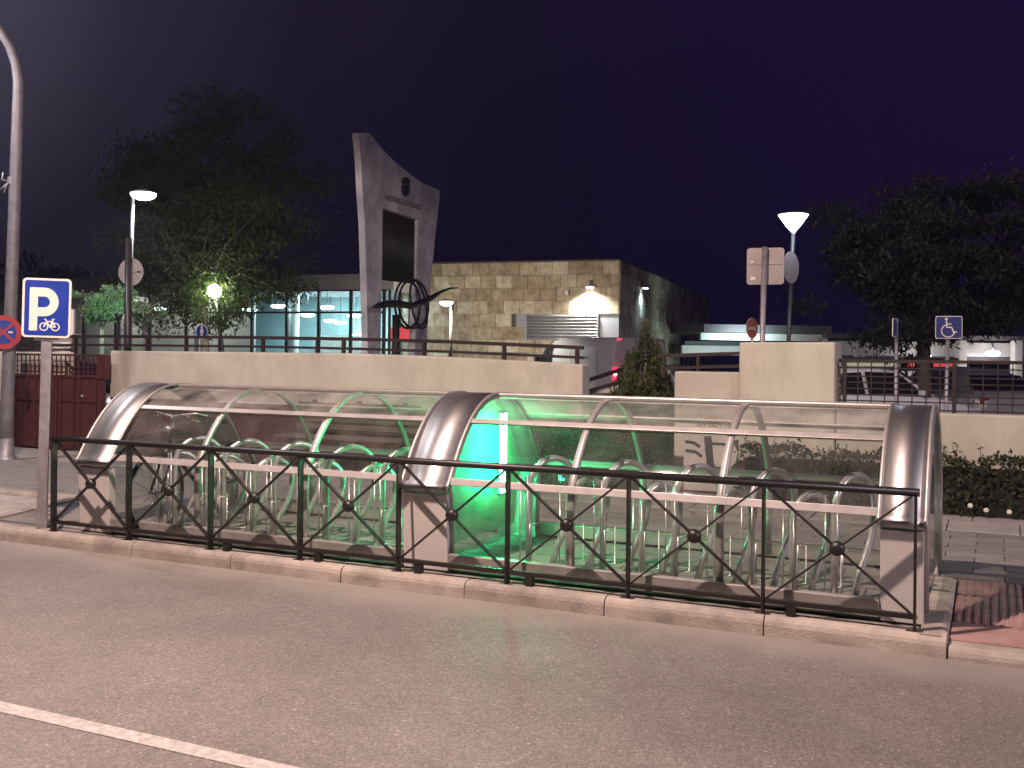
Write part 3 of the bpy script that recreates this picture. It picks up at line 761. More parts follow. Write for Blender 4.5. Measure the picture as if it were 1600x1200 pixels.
# bicycle stands: tall and low loops in turn
def make_stand(tall):
    top = 0.785 if tall else 0.64; r = 0.21 if tall else 0.172
    t = thing('bicycle_stand', 'x', 'bicycle stand', (0, 0, 0), 0)
    pts = [(0, -r, 0.0), (0, -r, (top - r) * .5), (0, -r, top - r)]
    for i in range(1, 13):
        an = math.pi - math.pi * 1.06 * i / 12; pts.append((0, r * math.cos(an), top - r + r * math.sin(an)))
    pts += [(0, r * .80, (top - r) * .62), (0, r * .28, (top - r) * .28), (0, -r * .02, 0.0)]
    MB().tube(pts, 0.023, 10).build('loop', 'tube_steel', t)
    h = top * 0.86
    fr = MB().tube([(-.035, -r - .05, .05), (-.035, -r - .05, h), (.055, -r - .05, h), (.055, -r - .05, .05)], .0055, 6); fr.build('wheel_guide', 'tube_steel', t)
    g2 = MB().tube([(.10, -r + .02, .34), (.10, -r - .06, .34), (.10, -r - .06, .03), (.10, r, .03), (.10, r, .30)], .0055, 6); g2.build('wire_holder', 'tube_steel', t)
    MB().box(-.06, .06, -r - .06, -r + .06, 0, .008).build('foot', 'steel_plate', t)
    return t
tall_x = [-6.25, -5.72, -5.20, -4.68, -4.17, -2.93, -2.36, -1.85, -1.34, -0.82]
low_x = [-6.50, -5.99, -5.49, -4.97, -4.47, -2.67, -2.12, -1.60, -1.10]
ords = ['first', 'second', 'third', 'fourth', 'fifth']
for tall, xs in ((True, tall_x), (False, low_x)):
    proto = make_stand(tall)
    for i, x in enumerate(xs):
        o = proto if i == 0 else copy_tree(proto)
        o.location = (x, 6.94 if tall else 6.98, G); o.rotation_euler = (0, 0, -0.54 + random.uniform(-.05, .05))
        left = x < -3.7; n = i if left else i - 5
        if left: lab = f"{'tall' if tall else 'low'} steel loop stand, {ords[n]} from the left end hoop in the left bay"
        else: lab = f"{'tall' if tall else 'low'} steel loop stand, {ords[n]} to the right of the green tubes"
        tag(o, lab, group='loop stands inside the bicycle shelter')

# ------------------------------------------------------------------ bicycle in the left bay
def bicycle(loc, rz, label):
    t = thing('bicycle', label, 'bicycle', loc, rz)
    def P(x, z, y=0): return Vector((x, y, z))
    R = 0.335; rw, fwx = -0.52, 0.53
    for cx in (rw, fwx):
        N = 28
        w_ = MB().tube([P(cx + R * math.cos(a), R + R * math.sin(a)) for a in [2 * math.pi * i / N for i in range(N)]], 0.02, 8, closed=True).build('wheel', 'tyre', t)
        MB().tube([P(cx + (R - .025) * math.cos(a), R + (R - .025) * math.sin(a)) for a in [2 * math.pi * i / N for i in range(N)]], 0.010, 6, closed=True).build('rim', 'rimmetal', w_)
        sp_ = MB()
        for i in range(14):
            a = 2 * math.pi * i / 14; sp_.tube([P(cx, R, .02 * (-1) ** i), P(cx + (R - .03) * math.cos(a), R + (R - .03) * math.sin(a))], .0022, 4)
        sp_.build('spokes', 'rimmetal', w_)
        MB().tube([P(cx, R, -.06), P(cx, R, .06)], .018, 8).build('hub', 'rimmetal', w_)
    bb = P(-0.08, .29); st = P(-0.22, .80); ht = P(.34, .84); hb = P(.37, .70)
    fr = MB(); fr.tube([bb, st], .016); fr.tube([st + P(.012, -.04) , ht], .015); fr.tube([bb, hb], .018); fr.tube([ht + P(-.01, .03), hb], .019)
    for s in (-1, 1):
        fr.tube([bb + P(0, 0, s * .03), P(rw, R, s * .06)], .010, 6); fr.tube([st + P(.01, -.05, s * .02), P(rw, R, s * .06)], .009, 6)
    fr.build('frame', 'bike_paint', t)
    fk = MB()
    for s in (-1, 1): fk.tube([hb, hb + P(.02, -.06, s * .05), P(fwx, R, s * .055)], .011, 6)
    fk.build('fork', 'bike_paint', t)
    hbm = MB().tube([ht, ht + P(-.02, .13)], .013); top = ht + P(-.02, .13)
    hbm.tube([top + P(-.10, .01, -.29), top + P(-.03, .03, -.2), top, top + P(-.03, .03, .2), top + P(-.10, .01, .29)], .011); hb_o = hbm.build('handlebar', 'tube_steel', t)
    for s in (-1, 1):
        MB().tube([top + P(-.03, .02, s * .20), top + P(-.13, .005, s * .30)], .016).build('grip', 'saddle', hb_o)
        MB().tube([top + P(.0, .01, s * .16), top + P(.03, -.02, s * .18), top + P(-.02, -.035, s * .27)], .006, 6).build('brake_lever', 'tube_steel', hb_o)
    sd = MB(); rows = []
    for i in range(7):
        a = i / 6; x = -.34 + .26 * a; hw = .075 * (1 - a) ** .7 + .018
        rows.append([P(x, .93 - .02 * abs(k - 2) ** 1.5, hw * (k - 2) / 2) for k in range(5)])
    sd.grid(rows); sd.tube([st, P(-.235, .91)], .013); sd.build('saddle', 'saddle', t)
    ck = MB().lathe([(.0, .03), (.085, .03), (.085, .036), (.0, .036)], bb, 18, (0, 1, 0)); ck.bar(bb + P(0, 0, .05), bb + P(.12, -.11, .05), .02, .012); ck.bar(bb + P(0, 0, -.05), bb + P(-.12, .11, -.05), .02, .012)
    c_ = ck.build('crank', 'rimmetal', t)
    MB().box(bb.x + .08, bb.x + .16, .06, .14, bb.z - .125, bb.z - .10).build('pedal', 'saddle', c_); MB().box(bb.x - .16, bb.x - .08, -.14, -.06, bb.z + .10, bb.z + .125).build('pedal', 'saddle', c_)
    fe = MB(); a0, a1 = math.radians(20), math.radians(165)
    pts = [(rw + (R + .035) * math.cos(a0 + (a1 - a0) * i / 12), R + (R + .035) * math.sin(a0 + (a1 - a0) * i / 12)) for i in range(13)]
    fe.strip([P(*p) for p in pts], (0, 1, 0), .05, .003, lambda i: (P(*pts[i]) - P(rw, R)).normalized()); fe.build('mudguard', 'tube_steel', t)
    lt = MB().lathe([(.001, 0), (.032, 0), (.036, .03), (.02, .06), (.001, .065)], ht + P(.07, .02), 12, (-1, 0, 0)); lt.build('headlamp', 'rimmetal', t)
    cb = MB(); cb.tube([top + P(.01, 0, -.17), top + P(.10, .04, -.12), top + P(.08, -.12, -.05), hb + P(.02, .0)], .004, 5); cb.tube([top + P(.01, 0, .17), top + P(.11, .03, .1), top + P(.07, -.14, .03), hb], .004, 5); cb.build('cable', 'saddle', t)
    return t
bicycle((-6.46, 7.13, G), math.radians(-86), 'black bicycle parked at the left end of the shelter, handlebars toward the road')

# ================================================================== PEDESTRIAN BARRIER
barrier = thing('pedestrian_barrier', 'black iron crossed railing with round bosses along the kerb', 'barrier', (-3.8, 6.24, G))
YB = 6.235; BX0, BSP = -7.20, 0.8485; BH = 0.785
posts = [BX0 + BSP * i for i in range(9)]
for x in posts:
    p = MB().box(x - .007, x + .007, YB - .029, YB + .029, G - .02, G + BH - .02); po = p.build('post', 'black', barrier, bevel=0.002)
    MB().box(x - .045, x + .045, YB - .03, YB + .045, G, G + .008).build('base_plate', 'black', po)
MB().tube([(posts[0] - .02, YB, G + BH), (posts[8] + .02, YB, G + BH)], .0235, 10).build('top_rail', 'black', barrier)
MB().box(posts[0], posts[8], YB - .016, YB + .016, G + .07, G + .10).build('bottom_rail', 'black', barrier, bevel=0.003)
for i in range(8):
    a, b = posts[i] + .02, posts[i + 1] - .02; zl, zh = G + .10, G + BH - .022; c = ((a + b) / 2, YB, (zl + zh) / 2)
    for p, q in (((a, zl), (b, zh)), ((a, zh), (b, zl))):
        MB().bar((p[0], YB, p[1]), (q[0], YB, q[1]), .034, .011, (0, 1, 0)).build('cross_bar', 'black', barrier, bevel=0.002)
    MB().lathe([(.001, -.036), (.026, -.034), (.042, -.018), (.045, 0), (.042, .018), (.026, .034), (.001, .036)], c, 18, (0, 1, 0)).build('boss', 'black', barrier)
    if i in (2, 3, 4, 5, 7):
        MB().box(a + .12, a + .17, YB - .02, YB + .03, G, G + .07).build('stub_foot', 'black', barrier)

# ================================================================== SIGNS
def rrect(w, h, r, n=6):
    pts = []
    for cx, cz, a0 in ((w / 2 - r, h / 2 - r, 0), (-w / 2 + r, h / 2 - r, 90), (-w / 2 + r, -h / 2 + r, 180), (w / 2 - r, -h / 2 + r, 270)):
        for i in range(n + 1):
            a = math.radians(a0 + 90 * i / n); pts.append((cx + r * math.cos(a), cz + r * math.sin(a)))
    return pts
def disc(r, n=32): return [(r * math.cos(2 * math.pi * i / n), r * math.sin(2 * math.pi * i / n)) for i in range(n)]
def loc(a, b, t): return Vector((a, -t, b))   # sign frame: faces -Y
def plate(poly, t0, t1, name, m, parent, cz=0.0, cx=0.0):
    return MB().prism(poly, lambda a, b, t: Vector((cx + a, -t, cz + b)), t0, t1).build(name, m, parent)
def face_cam(p, turn=0.0): return math.atan2(p.y, p.x) - math.pi / 2 + turn
def thick_line(pts, w, fn_t, cz, cx=0.0):
    mb = MB()
    for p, q in zip(pts[:-1], pts[1:]):
        a, b = Vector(p), Vector(q); d = (b - a); d = d / (d.length + 1e-9); s = Vector((-d[1], d[0])) * w / 2; e_ = d * w * .28
        mb.prism([tuple(a - e_ - s), tuple(b + e_ - s), tuple(b + e_ + s), tuple(a - e_ + s)], lambda u, v, t: Vector((cx + u, -t, cz + v)), fn_t[0], fn_t[1])
    return mb
# parking sign for bicycles
pb = Vector((-7.37, 6.25, G)); topP = HY(71, 481, 6.25)
SZ = topP.z - G
ps = thing('parking_sign', 'blue bicycle parking sign with white letter P on a grey post', 'sign', pb, 0.40 + math.radians(0))
ps.rotation_euler = (0, math.radians(0.9), math.radians(40))
MB().box(-.042, .042, .02, .062, 0, SZ + .12).build('post', 'galv', ps, bevel=0.008)
w_, h_ = 0.385, 0.505
plate(rrect(w_, h_, .035), -.012, .004, 'sign_plate', 'sign_white', ps, SZ)
plate(rrect(w_ - .036, h_ - .036, .024), .0042, .0065, 'blue_field', 'blue', ps, SZ)
Pm = MB()
Pm.prism([(-.135, -.195), (-.07, -.195), (-.07, .172), (-.135, .172)], lambda a, b, t: Vector((a, -t, SZ + b)), .0067, .009)
ring = []
N = 16; R1, R2 = .122, .046; cx, cz = -.018, .05
for i in range(N + 1):
    a = math.pi / 2 - math.pi * i / N; ring.append((cx + R1 * 0.92 * math.cos(a), cz + R1 * math.sin(a)))
inn = []
for i in range(N + 1):
    a = math.pi / 2 - math.pi * i / N; inn.append((cx + R2 * 0.95 * math.cos(a), cz + R2 * math.sin(a)))
outer = [(-.07, cz + R1)] + ring + [(-.07, cz - R1)]; inner = [(-.07, cz + R2)] + inn + [(-.07, cz - R2)]
for i in range(len(outer) - 1):
    Pm.prism([outer[i], outer[i + 1], inner[i + 1], inner[i]], lambda a, b, t: Vector((a, -t, SZ + b)), .0067, .009)
Pm.build('letter_p', 'sign_white', ps)
bm_ = MB()
for cx_ in (-.018, .072):
    for i in range(20):
        a, b = 2 * math.pi * i / 20, 2 * math.pi * (i + 1) / 20
        f_ = lambda an, r: (cx_ + r * math.cos(an), -.16 + r * math.sin(an))
        bm_.prism([f_(a, .036), f_(b, .036), f_(b, .027), f_(a, .027)], lambda u, v, t: Vector((u, -t, SZ + v)), .0067, .009)
bk = thick_line([(-.018, -.16), (.004, -.115), (.05, -.115), (.072, -.16), (.03, -.162), (.004, -.115), (-.004, -.098), (-.014, -.096)], .010, (.0067, .0092), SZ)
bk2 = thick_line([(.03, -.162), (.052, -.108), (.046, -.098), (.064, -.096)], .010, (.0067, .0094), SZ)
o_ = len(bm_.v)
for mb_ in (bk, bk2):
    bm_.add(mb_.v, mb_.f)
bm_.build('bicycle_symbol', 'sign_white', ps)
MB().box(-.10, .10, -.0 + .012, .02, SZ - .275, SZ - .25).build('bracket', 'galv', ps)

# no-stopping sign strapped to the left lamp post
np_ = HY(5, 519, 9.95 - .17)
ns = thing('no_stopping_sign', 'round red and blue no stopping sign at the left picture edge', 'sign', np_, face_cam(np_, 0.05))
plate(disc(.232, 40), -.008, .006, 'red_plate', 'sign_red', ns)
plate(disc(.165, 40), .0065, .009, 'blue_field', 'blue', ns)
cx_ = MB()
for s in (-1, 1):
    d = Vector((math.cos(s * math.pi / 4), math.sin(s * math.pi / 4))); nn = Vector((-d[1], d[0])) * .017
    cx_.prism([tuple(-d * .175 - nn), tuple(d * .175 - nn), tuple(d * .175 + nn), tuple(-d * .175 + nn)], loc, .0092 + (s > 0) * .0012, .0118 + (s > 0) * .0012)
cx_.build('red_cross', 'sign_red', ns)
for sx in (-1, 1):
    plate([(sx * .09 - .028, -.011), (sx * .09 + .028, -.011), (sx * .09 + .028, .011), (sx * .09 - .028, .011)], .0092, .011, 'white_dash', 'sign_white', ns)

def pole_thing(name, label, cat, D, ptop, plow, r, m='galv', group=None, part='post', n=10):
    """upright post through two picture points at depth D, carried down to the ground"""
    a, b = H(*ptop, D), H(*plow, D); d = (a - b).normalized()
    base = b - d * ((b.z - 0.02) / d.z)
    t = thing(name, label, cat, base, group=group)
    MB().tube([base, a], r, n).build(part, m, t)
    return t, a, base
def sub_sign(parent, p, rz, builder):
    """sign face built in its own frame but stored in the parent's"""
    off = ORIGIN[parent.name]
    M = Matrix.Translation(Vector(p) - off) @ Matrix.Rotation(rz, 4, 'Z')
    for nm, mb, m in builder:
        me = mb.mesh(nm); me.transform(M); link(nm, me, m, parent, off)
def pl(poly, t0, t1, cx=0, cz=0): return MB().prism(poly, lambda a, b, t: Vector((cx + a, -t, cz + b)), t0, t1)

# round sign seen from behind, by the disc lamp
t, a, base = pole_thing('road_sign', 'grey back of a round sign on a dark post under the left lamp', 'sign', 16.0, (201, 372), (199, 540), 0.052, 'darkmetal')
p = H(205, 425, 16.03); rz = face_cam(p, math.radians(-32))
sub_sign(t, p, rz, [('sign_plate', pl(disc(.215), 0.0, .01), 'sign_back'), ('clamp', pl(rrect(.14, .02, .008), .012, .02, .02, .0), 'galv'), ('sticker', pl(rrect(.07, .03, .005), .0105, .012, .14, -.0), 'darkmetal'), ('clamp', pl(rrect(.10, .016, .006), .012, .02, 0, .2), 'galv')])
# blue pedestrian roundel
t, a, base = pole_thing('pedestrian_sign', 'small round blue pedestrian path sign above the brown railing', 'sign', 21.0, (314, 520), (313, 548), 0.03)
p = H(314.5, 518, 20.95); rz = face_cam(p, math.radians(42))
fig = MB(); fig.prism(disc(.03, 12), lambda a, b, t: Vector((a, -t, .095 + b)), .014, .017)
fig.prism([(-.035, .06), (.035, .06), (.05, -.03), (.02, -.03), (.04, -.12), (.005, -.12), (0, -.04), (-.02, -.12), (-.055, -.12), (-.02, -.02), (-.05, -.03)], loc, .014, .017)
sub_sign(t, p, rz, [('white_rim', pl(disc(.158), -.005, .006), 'sign_white'), ('blue_field', pl(disc(.135), .0065, .011), 'blue'), ('walking_figure', fig, 'sign_white')])
# no entry sign
t, a, base = pole_thing('no_entry_sign', 'round red no entry sign with white bar behind the cream wall', 'sign', 21.0, (1175, 516), (1175, 545), 0.03, 'sign_white')
p = H(1175, 513, 20.95); rz = face_cam(p, math.radians(58))
sub_sign(t, p, rz, [('white_rim', pl(disc(.215), -.004, .004), 'sign_white'), ('red_plate', pl(disc(.20), .0045, .008), 'sign_red_lit'), ('white_bar', pl([(-.14, -.035), (.14, -.035), (.14, .035), (-.14, .035)], .0085, .011), 'sign_white')])
# square sign back on a broad post
t, a, base = pole_thing('road_sign', 'square grey sign back with rounded corners on a post behind the tall cream block', 'sign', 12.9, (1195, 386), (1191, 535), 0.036, 'galv')
p = H(1196, 416, 12.96); rz = face_cam(p, math.radians(-6))
stk = [('sticker', pl([(-.02, -.008), (.02, -.008), (.02, .008), (-.02, .008)], .0105, .0115, -.16, .06), 'sign_white'), ('sticker', pl([(-.03, -.02), (.03, -.02), (.03, .02), (-.03, .02)], .0105, .0115, -.15, -.15), 'sign_white')]
sub_sign(t, p, rz, [('sign_plate', pl(rrect(.458, .46, .04), 0.0, .01), 'sign_back'), ('stiffener', pl(rrect(.40, .02, .004), .0105, .02, 0, .03), 'sign_back')] + stk)
# wheelchair parking sign
t, a, base = pole_thing('disabled_parking_sign', 'square blue wheelchair parking sign on a thin post in front of the right tree', 'sign', 12.6, (1481, 526), (1478, 640), 0.022, 'galv')
p = H(1482.5, 511.5, 12.55); rz = face_cam(p, 0.1)
wc = MB(); wc.prism(disc(.016, 12), lambda a, b, t: Vector((-.03 + a, -t, .10 + b)), .0085, .011)
seg = thick_line([(-.028, .075), (-.022, .0), (.03, .0), (.055, -.062), (.085, -.055)], .015, (.0085, .011), 0)
seg2 = thick_line([(-.025, .04), (.025, .04)], .012, (.0085, .0112), 0)
arcp = [(-.008 + .075 * math.cos(a), -.042 + .075 * math.sin(a)) for a in [math.radians(115 + 225 * i / 16) for i in range(17)]]
seg3 = thick_line(arcp, .013, (.0085, .0114), 0)
for s_ in (seg, seg2, seg3): wc.add(s_.v, s_.f)
sub_sign(t, p, rz, [('sign_plate', pl(rrect(.305, .275, .025), -.006, .004), 'sign_white'), ('blue_field', pl(rrect(.288, .258, .02), .0045, .008), 'blue_dark'), ('wheelchair_symbol', wc, 'sign_white')])
# the same kind seen edge-on
t, a, base = pole_thing('parking_sign', 'parking sign seen edge-on, on a slim post left of the wheelchair sign', 'sign', 12.4, (1401, 500), (1399.5, 640), 0.02, 'galv')
p = H(1399, 512, 12.38); rz = face_cam(p, math.radians(78))
sub_sign(t, p, rz, [('sign_plate', pl(rrect(.29, .22, .02), -.006, .004), 'sign_white'), ('blue_field', pl(rrect(.27, .20, .015), .0045, .008), 'blue_dark')])

# ================================================================== PERIMETER WALL
WY = 11.40
def wall(label, x0, x1, z0, z1, th=0.26, cap=True, dado=None, name='boundary_wall', y=WY):
    """rendered wall whose top runs from z0 at x0 to z1 at x1, maroon below"""
    t = thing(name, label, 'wall', ((x0 + x1) / 2, y, G))
    d = dado if dado else G
    n = max(2, int((x1 - x0) / 0.8) + 1)
    pts = [(x0 + (x1 - x0) * i / (n - 1)) for i in range(n)]
    tops = [z0 + (z1 - z0) * max(0, (i / (n - 1) - 0.55) / 0.45) ** 1.5 for i in range(n)]
    poly = [(x0, d), (x1, d)] + [(pts[i], tops[i]) for i in range(n - 1, -1, -1)]
    MB().prism(poly, lambda a, b, q: Vector((a, y + q, b)), 0, th).build('render', 'cream', t, bevel=0.02)
    if dado: MB().box(x0 + .003, x1 - .003, y + .006, y + th - .006, 0.0, dado).build('painted_base', 'maroon', t)
    return t
wall('long cream boundary wall with maroon base behind the shelter', -12.02, -4.45, 1.632, 1.53, dado=0.93)
wall('short piece of cream wall left of the maroon gate', -17.5, -12.97, 1.60, 1.60, dado=0.80)
wall('low cream wall section joining the tall block beside the conifer', -3.33, -2.585, 1.472, 1.472, dado=0.5)
wall('tall square cream wall block beside the right fence', -2.58, -1.565, 1.805, 1.81, th=0.55, dado=0.5, name='wall_block', y=WY - .06)
wall('low cream wall carrying the dark fence on the right', -1.56, 9.0, 1.09, 1.09, dado=0.4)

# railing along the long wall
rl = thing('wall_railing', 'brown two-bar railing along the top of the long cream wall', 'railing', (-8, WY + .2, 1.6))
ptsR = [HY(u, v, WY + .2) for u, v in ((22, 526), (165, 525.5), (400, 527.5), (560, 530), (700, 534), (850, 540.5), (912, 543.5))]
low = [HY(u, v, WY + .2) for u, v in ((22, 540), (165, 539), (400, 541.5), (560, 545), (700, 549.5), (850, 556), (912, 559))]
for a, b in zip(ptsR[:-1], ptsR[1:]): MB().bar(a, b, .035, .045, (0, 1, 0)).build('top_bar', 'rail', rl)
for a, b in zip(low[:-1], low[1:]): MB().bar(a, b, .03, .035, (0, 1, 0)).build('lower_bar', 'rail', rl)
for u in (50, 118, 181, 231, 291, 411, 496, 537, 663, 788, 902):
    # interpolate along
    for (pa, pb_) in zip(ptsR[:-1], ptsR[1:]):
        xa = HY(u, 545, WY + .2).x
        if pa.x <= xa <= pb_.x:
            k = (xa - pa.x) / (pb_.x - pa.x); zt = pa.z + (pb_.z - pa.z) * k
            MB().box(xa - .022, xa + .022, WY + .18, WY + .22, 1.45 if u > 160 else 1.2, zt - .02).build('post', 'rail', rl)
            break
# railing on the low section by the conifer
rr = thing('wall_railing', 'short brown railing between the conifer and the tall cream block', 'railing', (-3, WY + .2, 1.4))
q = [HY(u, v, WY + .2) for u, v in ((1030, 556), (1160, 552))]; q2 = [HY(u, v, WY + .2) for u, v in ((1032, 575), (1160, 572))]
MB().bar(q[0], q[1], .03, .04, (0, 1, 0)).build('top_bar', 'rail', rr); MB().bar(q2[0], q2[1], .03, .035, (0, 1, 0)).build('lower_bar', 'rail', rr)
for u in (1038, 1091, 1158):
    pa = HY(u, 555, WY + .2); pb_ = HY(u, 582, WY + .2); MB().box(pa.x - .018, pa.x + .018, WY + .182, WY + .218, pb_.z - .06, pa.z - .01).build('post', 'rail', rr)
# ramp parapets and handrail in the opening
rp = thing('ramp_handrail', 'sloping brown handrail rising beside the van', 'handrail', (-4.5, 12, 0.5))
a0, a1 = HY(838, 620, 11.75), HY(972, 577, 13.3); b0, b1 = HY(880, 622, 11.75), HY(972, 596, 13.3)
MB().bar(a0, a1, .035, .05).build('top_bar', 'rail', rp); MB().bar(b0, b1, .03, .04).build('lower_bar', 'rail', rp)
for k in (0.12, 0.56, .95):
    p = a0.lerp(a1, k); MB().tube([p, Vector((p.x, p.y, p.z - .45))], .016, 6).build('post', 'rail', rp)
def parapet(label, p0, p1, drop, th):
    t = thing('ramp_parapet', label, 'parapet', ((p0.x + p1.x) / 2, (p0.y + p1.y) / 2, 0.05))
    d = Vector((p1.x - p0.x, p1.y - p0.y, 0)).normalized(); s = Vector((-d.y, d.x, 0)) * th
    vs = [p0, p1, Vector((p1.x, p1.y, 0.03)), Vector((p0.x, p0.y, 0.03))]
    vs += [v + s for v in vs]
    MB().add(vs, [(0, 1, 2, 3), (7, 6, 5, 4), (0, 4, 5, 1), (1, 5, 6, 2), (2, 6, 7, 3), (3, 7, 4, 0)]).build('render', 'cream', t, bevel=0.01)
parapet('sloping cream ramp parapet below the brown handrail', HY(905, 634, 11.75), HY(984, 597, 13.3), .3, .16)
parapet('sloping cream parapet to the right of the conifer', HY(1028, 574, 13.0), HY(1066, 640, 11.72), .3, .14)

# maroon gate on the left
gt = thing('sheet_metal_gate', 'maroon sheet metal gate with open bars on top', 'gate', (-12.5, 11.2, G))
gx0, gx1, gy = HY(22, 640, 11.25).x, HY(158, 640, 11.25).x, 11.25
zt = HY(90, 589, gy).z; zb = G + .03; zr = HY(90, 556, gy).z
mid = (gx0 + gx1) / 2 + .05
for a, b in ((gx0, mid - .01), (mid + .01, gx1)):
    leaf = MB().box(a, b, gy, gy + .03, zb, zt).build('gate_leaf', 'gate', gt)
    fr = MB()
    for xx in (a + .03, a + .30, (a + b) / 2, b - .09, b - .03): fr.box(xx - .022, xx + .022, gy - .028, gy - .002, zb, zt)
    fr.build('stile', 'gate', leaf); MB().box(a, b, gy - .022, gy - .001, zb + .72, zb + .75).build('cross_rail', 'gate', leaf)
MB().box(gx0 - .02, gx1 + .02, gy - .02, gy + .04, zt, zt + .035).build('mid_rail', 'gate', gt)
MB().box(gx0 - .02, gx1 + .02, gy - .02, gy + .04, zr, zr + .03).build('top_rail', 'gate', gt)
k = 0; xx = gx0 + .05
while xx < gx1 - .1: MB().box(xx - .007, xx + .007, gy, gy + .014, zt, zr).build('bar', 'gate', gt); xx += .095
for k in range(1, 4): MB().box(gx0, gx1, gy + .016, gy + .028, zt + (zr - zt) * k / 4 - .006, zt + (zr - zt) * k / 4 + .006).build('bar', 'gate', gt)
MB().box(gx1 - .05, gx1 + .12, gy - .05, gy + .06, zt - .01, zr + .02).build('lock_box', 'gate', gt)
MB().box(gx1 - .03, gx1 + .04, gy - .03, gy + .05, G, zr).build('gate_post', 'gate', gt)
MB().lathe([(.001, -.05), (.018, -.05), (.018, 0), (.012, 0)], (gx1 - .32, gy - .03, .95), 10, (0, 1, 0)).build('handle', 'galv', gt)

# dark fence on the right
fn = thing('lattice_fence', 'dark lattice fence on the low wall at the right', 'fence', (1.5, WY + .12, 1.09))
fy = WY + .12; fz0 = 1.09; fz1 = HY(1500, 563, fy).z; fx0, fx1 = -1.545, 3.2
for k, zz in enumerate((0.02, .10, .165, .23, .295, .36, .45)):
    zv = fz0 + zz; MB().box(fx0, fx1, fy + .008, fy + .018, zv - .007, zv + .007).build('bar', 'rail', fn)
MB().box(fx0, fx1, fy - .012, fy + .03, fz1 - .035, fz1).build('top_rail', 'rail', fn)
xx = fx0 + .06; k = 0
while xx < fx1:
    big = k % 8 == 0
    MB().box(xx - (.02 if big else .006), xx + (.02 if big else .006), fy - (.014 if big else .005), fy + .007, fz0 - (.0 if big else 0), fz1 - .036).build('post' if big else 'bar', 'rail', fn)
    xx += .135; k += 1

# graffiti on the wall behind the right bay
gf = thing('wall_graffiti', 'pale painted patch with thick dark strokes on the wall behind the right bay', 'graffiti', (-3, WY, .8))
def wq(px, py, y=WY - .003): return HY(px, py, y)
yG = WY - .012
pat = [wq(u, v, yG) for u, v in ((1068, 672), (1160, 676), (1160, 770), (1068, 765))]
MB().prism([(p.x, p.z) for p in pat], lambda a, b, t: Vector((a, yG + t, b)), 0, .006).build('pale_patch', 'graffiti_pale', gf)
def stroke(pts, w0):
    P_ = [wq(u, v, yG) for u, v in pts]; s = MB()
    for i, (a, b) in enumerate(zip(P_[:-1], P_[1:])):
        d = (b - a).normalized(); n_ = Vector((d.z, 0, -d.x)) * w0 / 2; a2, b2 = a - d * w0 * .2, b + d * w0 * .2; y0 = yG - .002 - i * .0007
        s.prism([((a2 + n_).x, (a2 + n_).z), ((b2 + n_).x, (b2 + n_).z), ((b2 - n_).x, (b2 - n_).z), ((a2 - n_).x, (a2 - n_).z)], lambda x, z, t: Vector((x, y0 - t, z)), 0, .0006)
    s.build('stroke', 'graffiti', gf)
stroke([(1106, 684), (1110, 725), (1113, 736)], .085); stroke([(1072, 690), (1085, 692), (1093, 698)], .035); stroke([(1072, 704), (1087, 706), (1096, 713)], .035)
stroke([(1112, 693), (1130, 694), (1142, 697)], .03); stroke([(1114, 732), (1135, 734)], .05); stroke([(1150, 690), (1158, 705), (1154, 725), (1146, 733)], .07)

# scratched tag on the shelter pane
tg = thing('pane_tag', 'thin scratched lettering on the clear roof pane of the right bay', 'graffiti', (-2, YC - .55, G + 1.1))
yy_ = YC + prof_at_z(1.115, 0.985)
tp = HY(1122, 664, yy_); text_on('SIMONEY', 0.07, tp, (1, 0, 0), arch_n((prof_at_z(1.115, 0.985), 1.115)), 'graffiti', tg)

# bench with slats behind the left bay
bn = thing('slatted_bench', 'dark slatted bench against the maroon wall base behind the left bay', 'bench', (-8.2, 10.95, G))
bx0, bx1 = HY(445, 690, 11.0).x, HY(640, 690, 11.0).x
for k in range(4): MB().box(bx0, bx1, 10.78 + k * .11, 10.86 + k * .11, G + .43, G + .46).build('seat_slat', 'wood_dark', bn, bevel=.006)
for k in range(4): MB().box(bx0, bx1, 11.24 + k * .012, 11.27 + k * .012, G + .52 + k * .095, G + .585 + k * .095).build('back_slat', 'wood_dark', bn, bevel=.006)
for xx in (bx0 + .25, (bx0 + bx1) / 2, bx1 - .25):
    l_ = MB(); l_.bar((xx, 10.80, G), (xx, 10.80, G + .42), .05, .04, (1, 0, 0)); l_.bar((xx, 11.2, G), (xx, 11.31, G + .9), .05, .03, (1, 0, 0)); l_.bar((xx, 10.78, G + .41), (xx, 11.24, G + .41), .05, .025, (1, 0, 0)); l_.build('leg', 'black', bn)

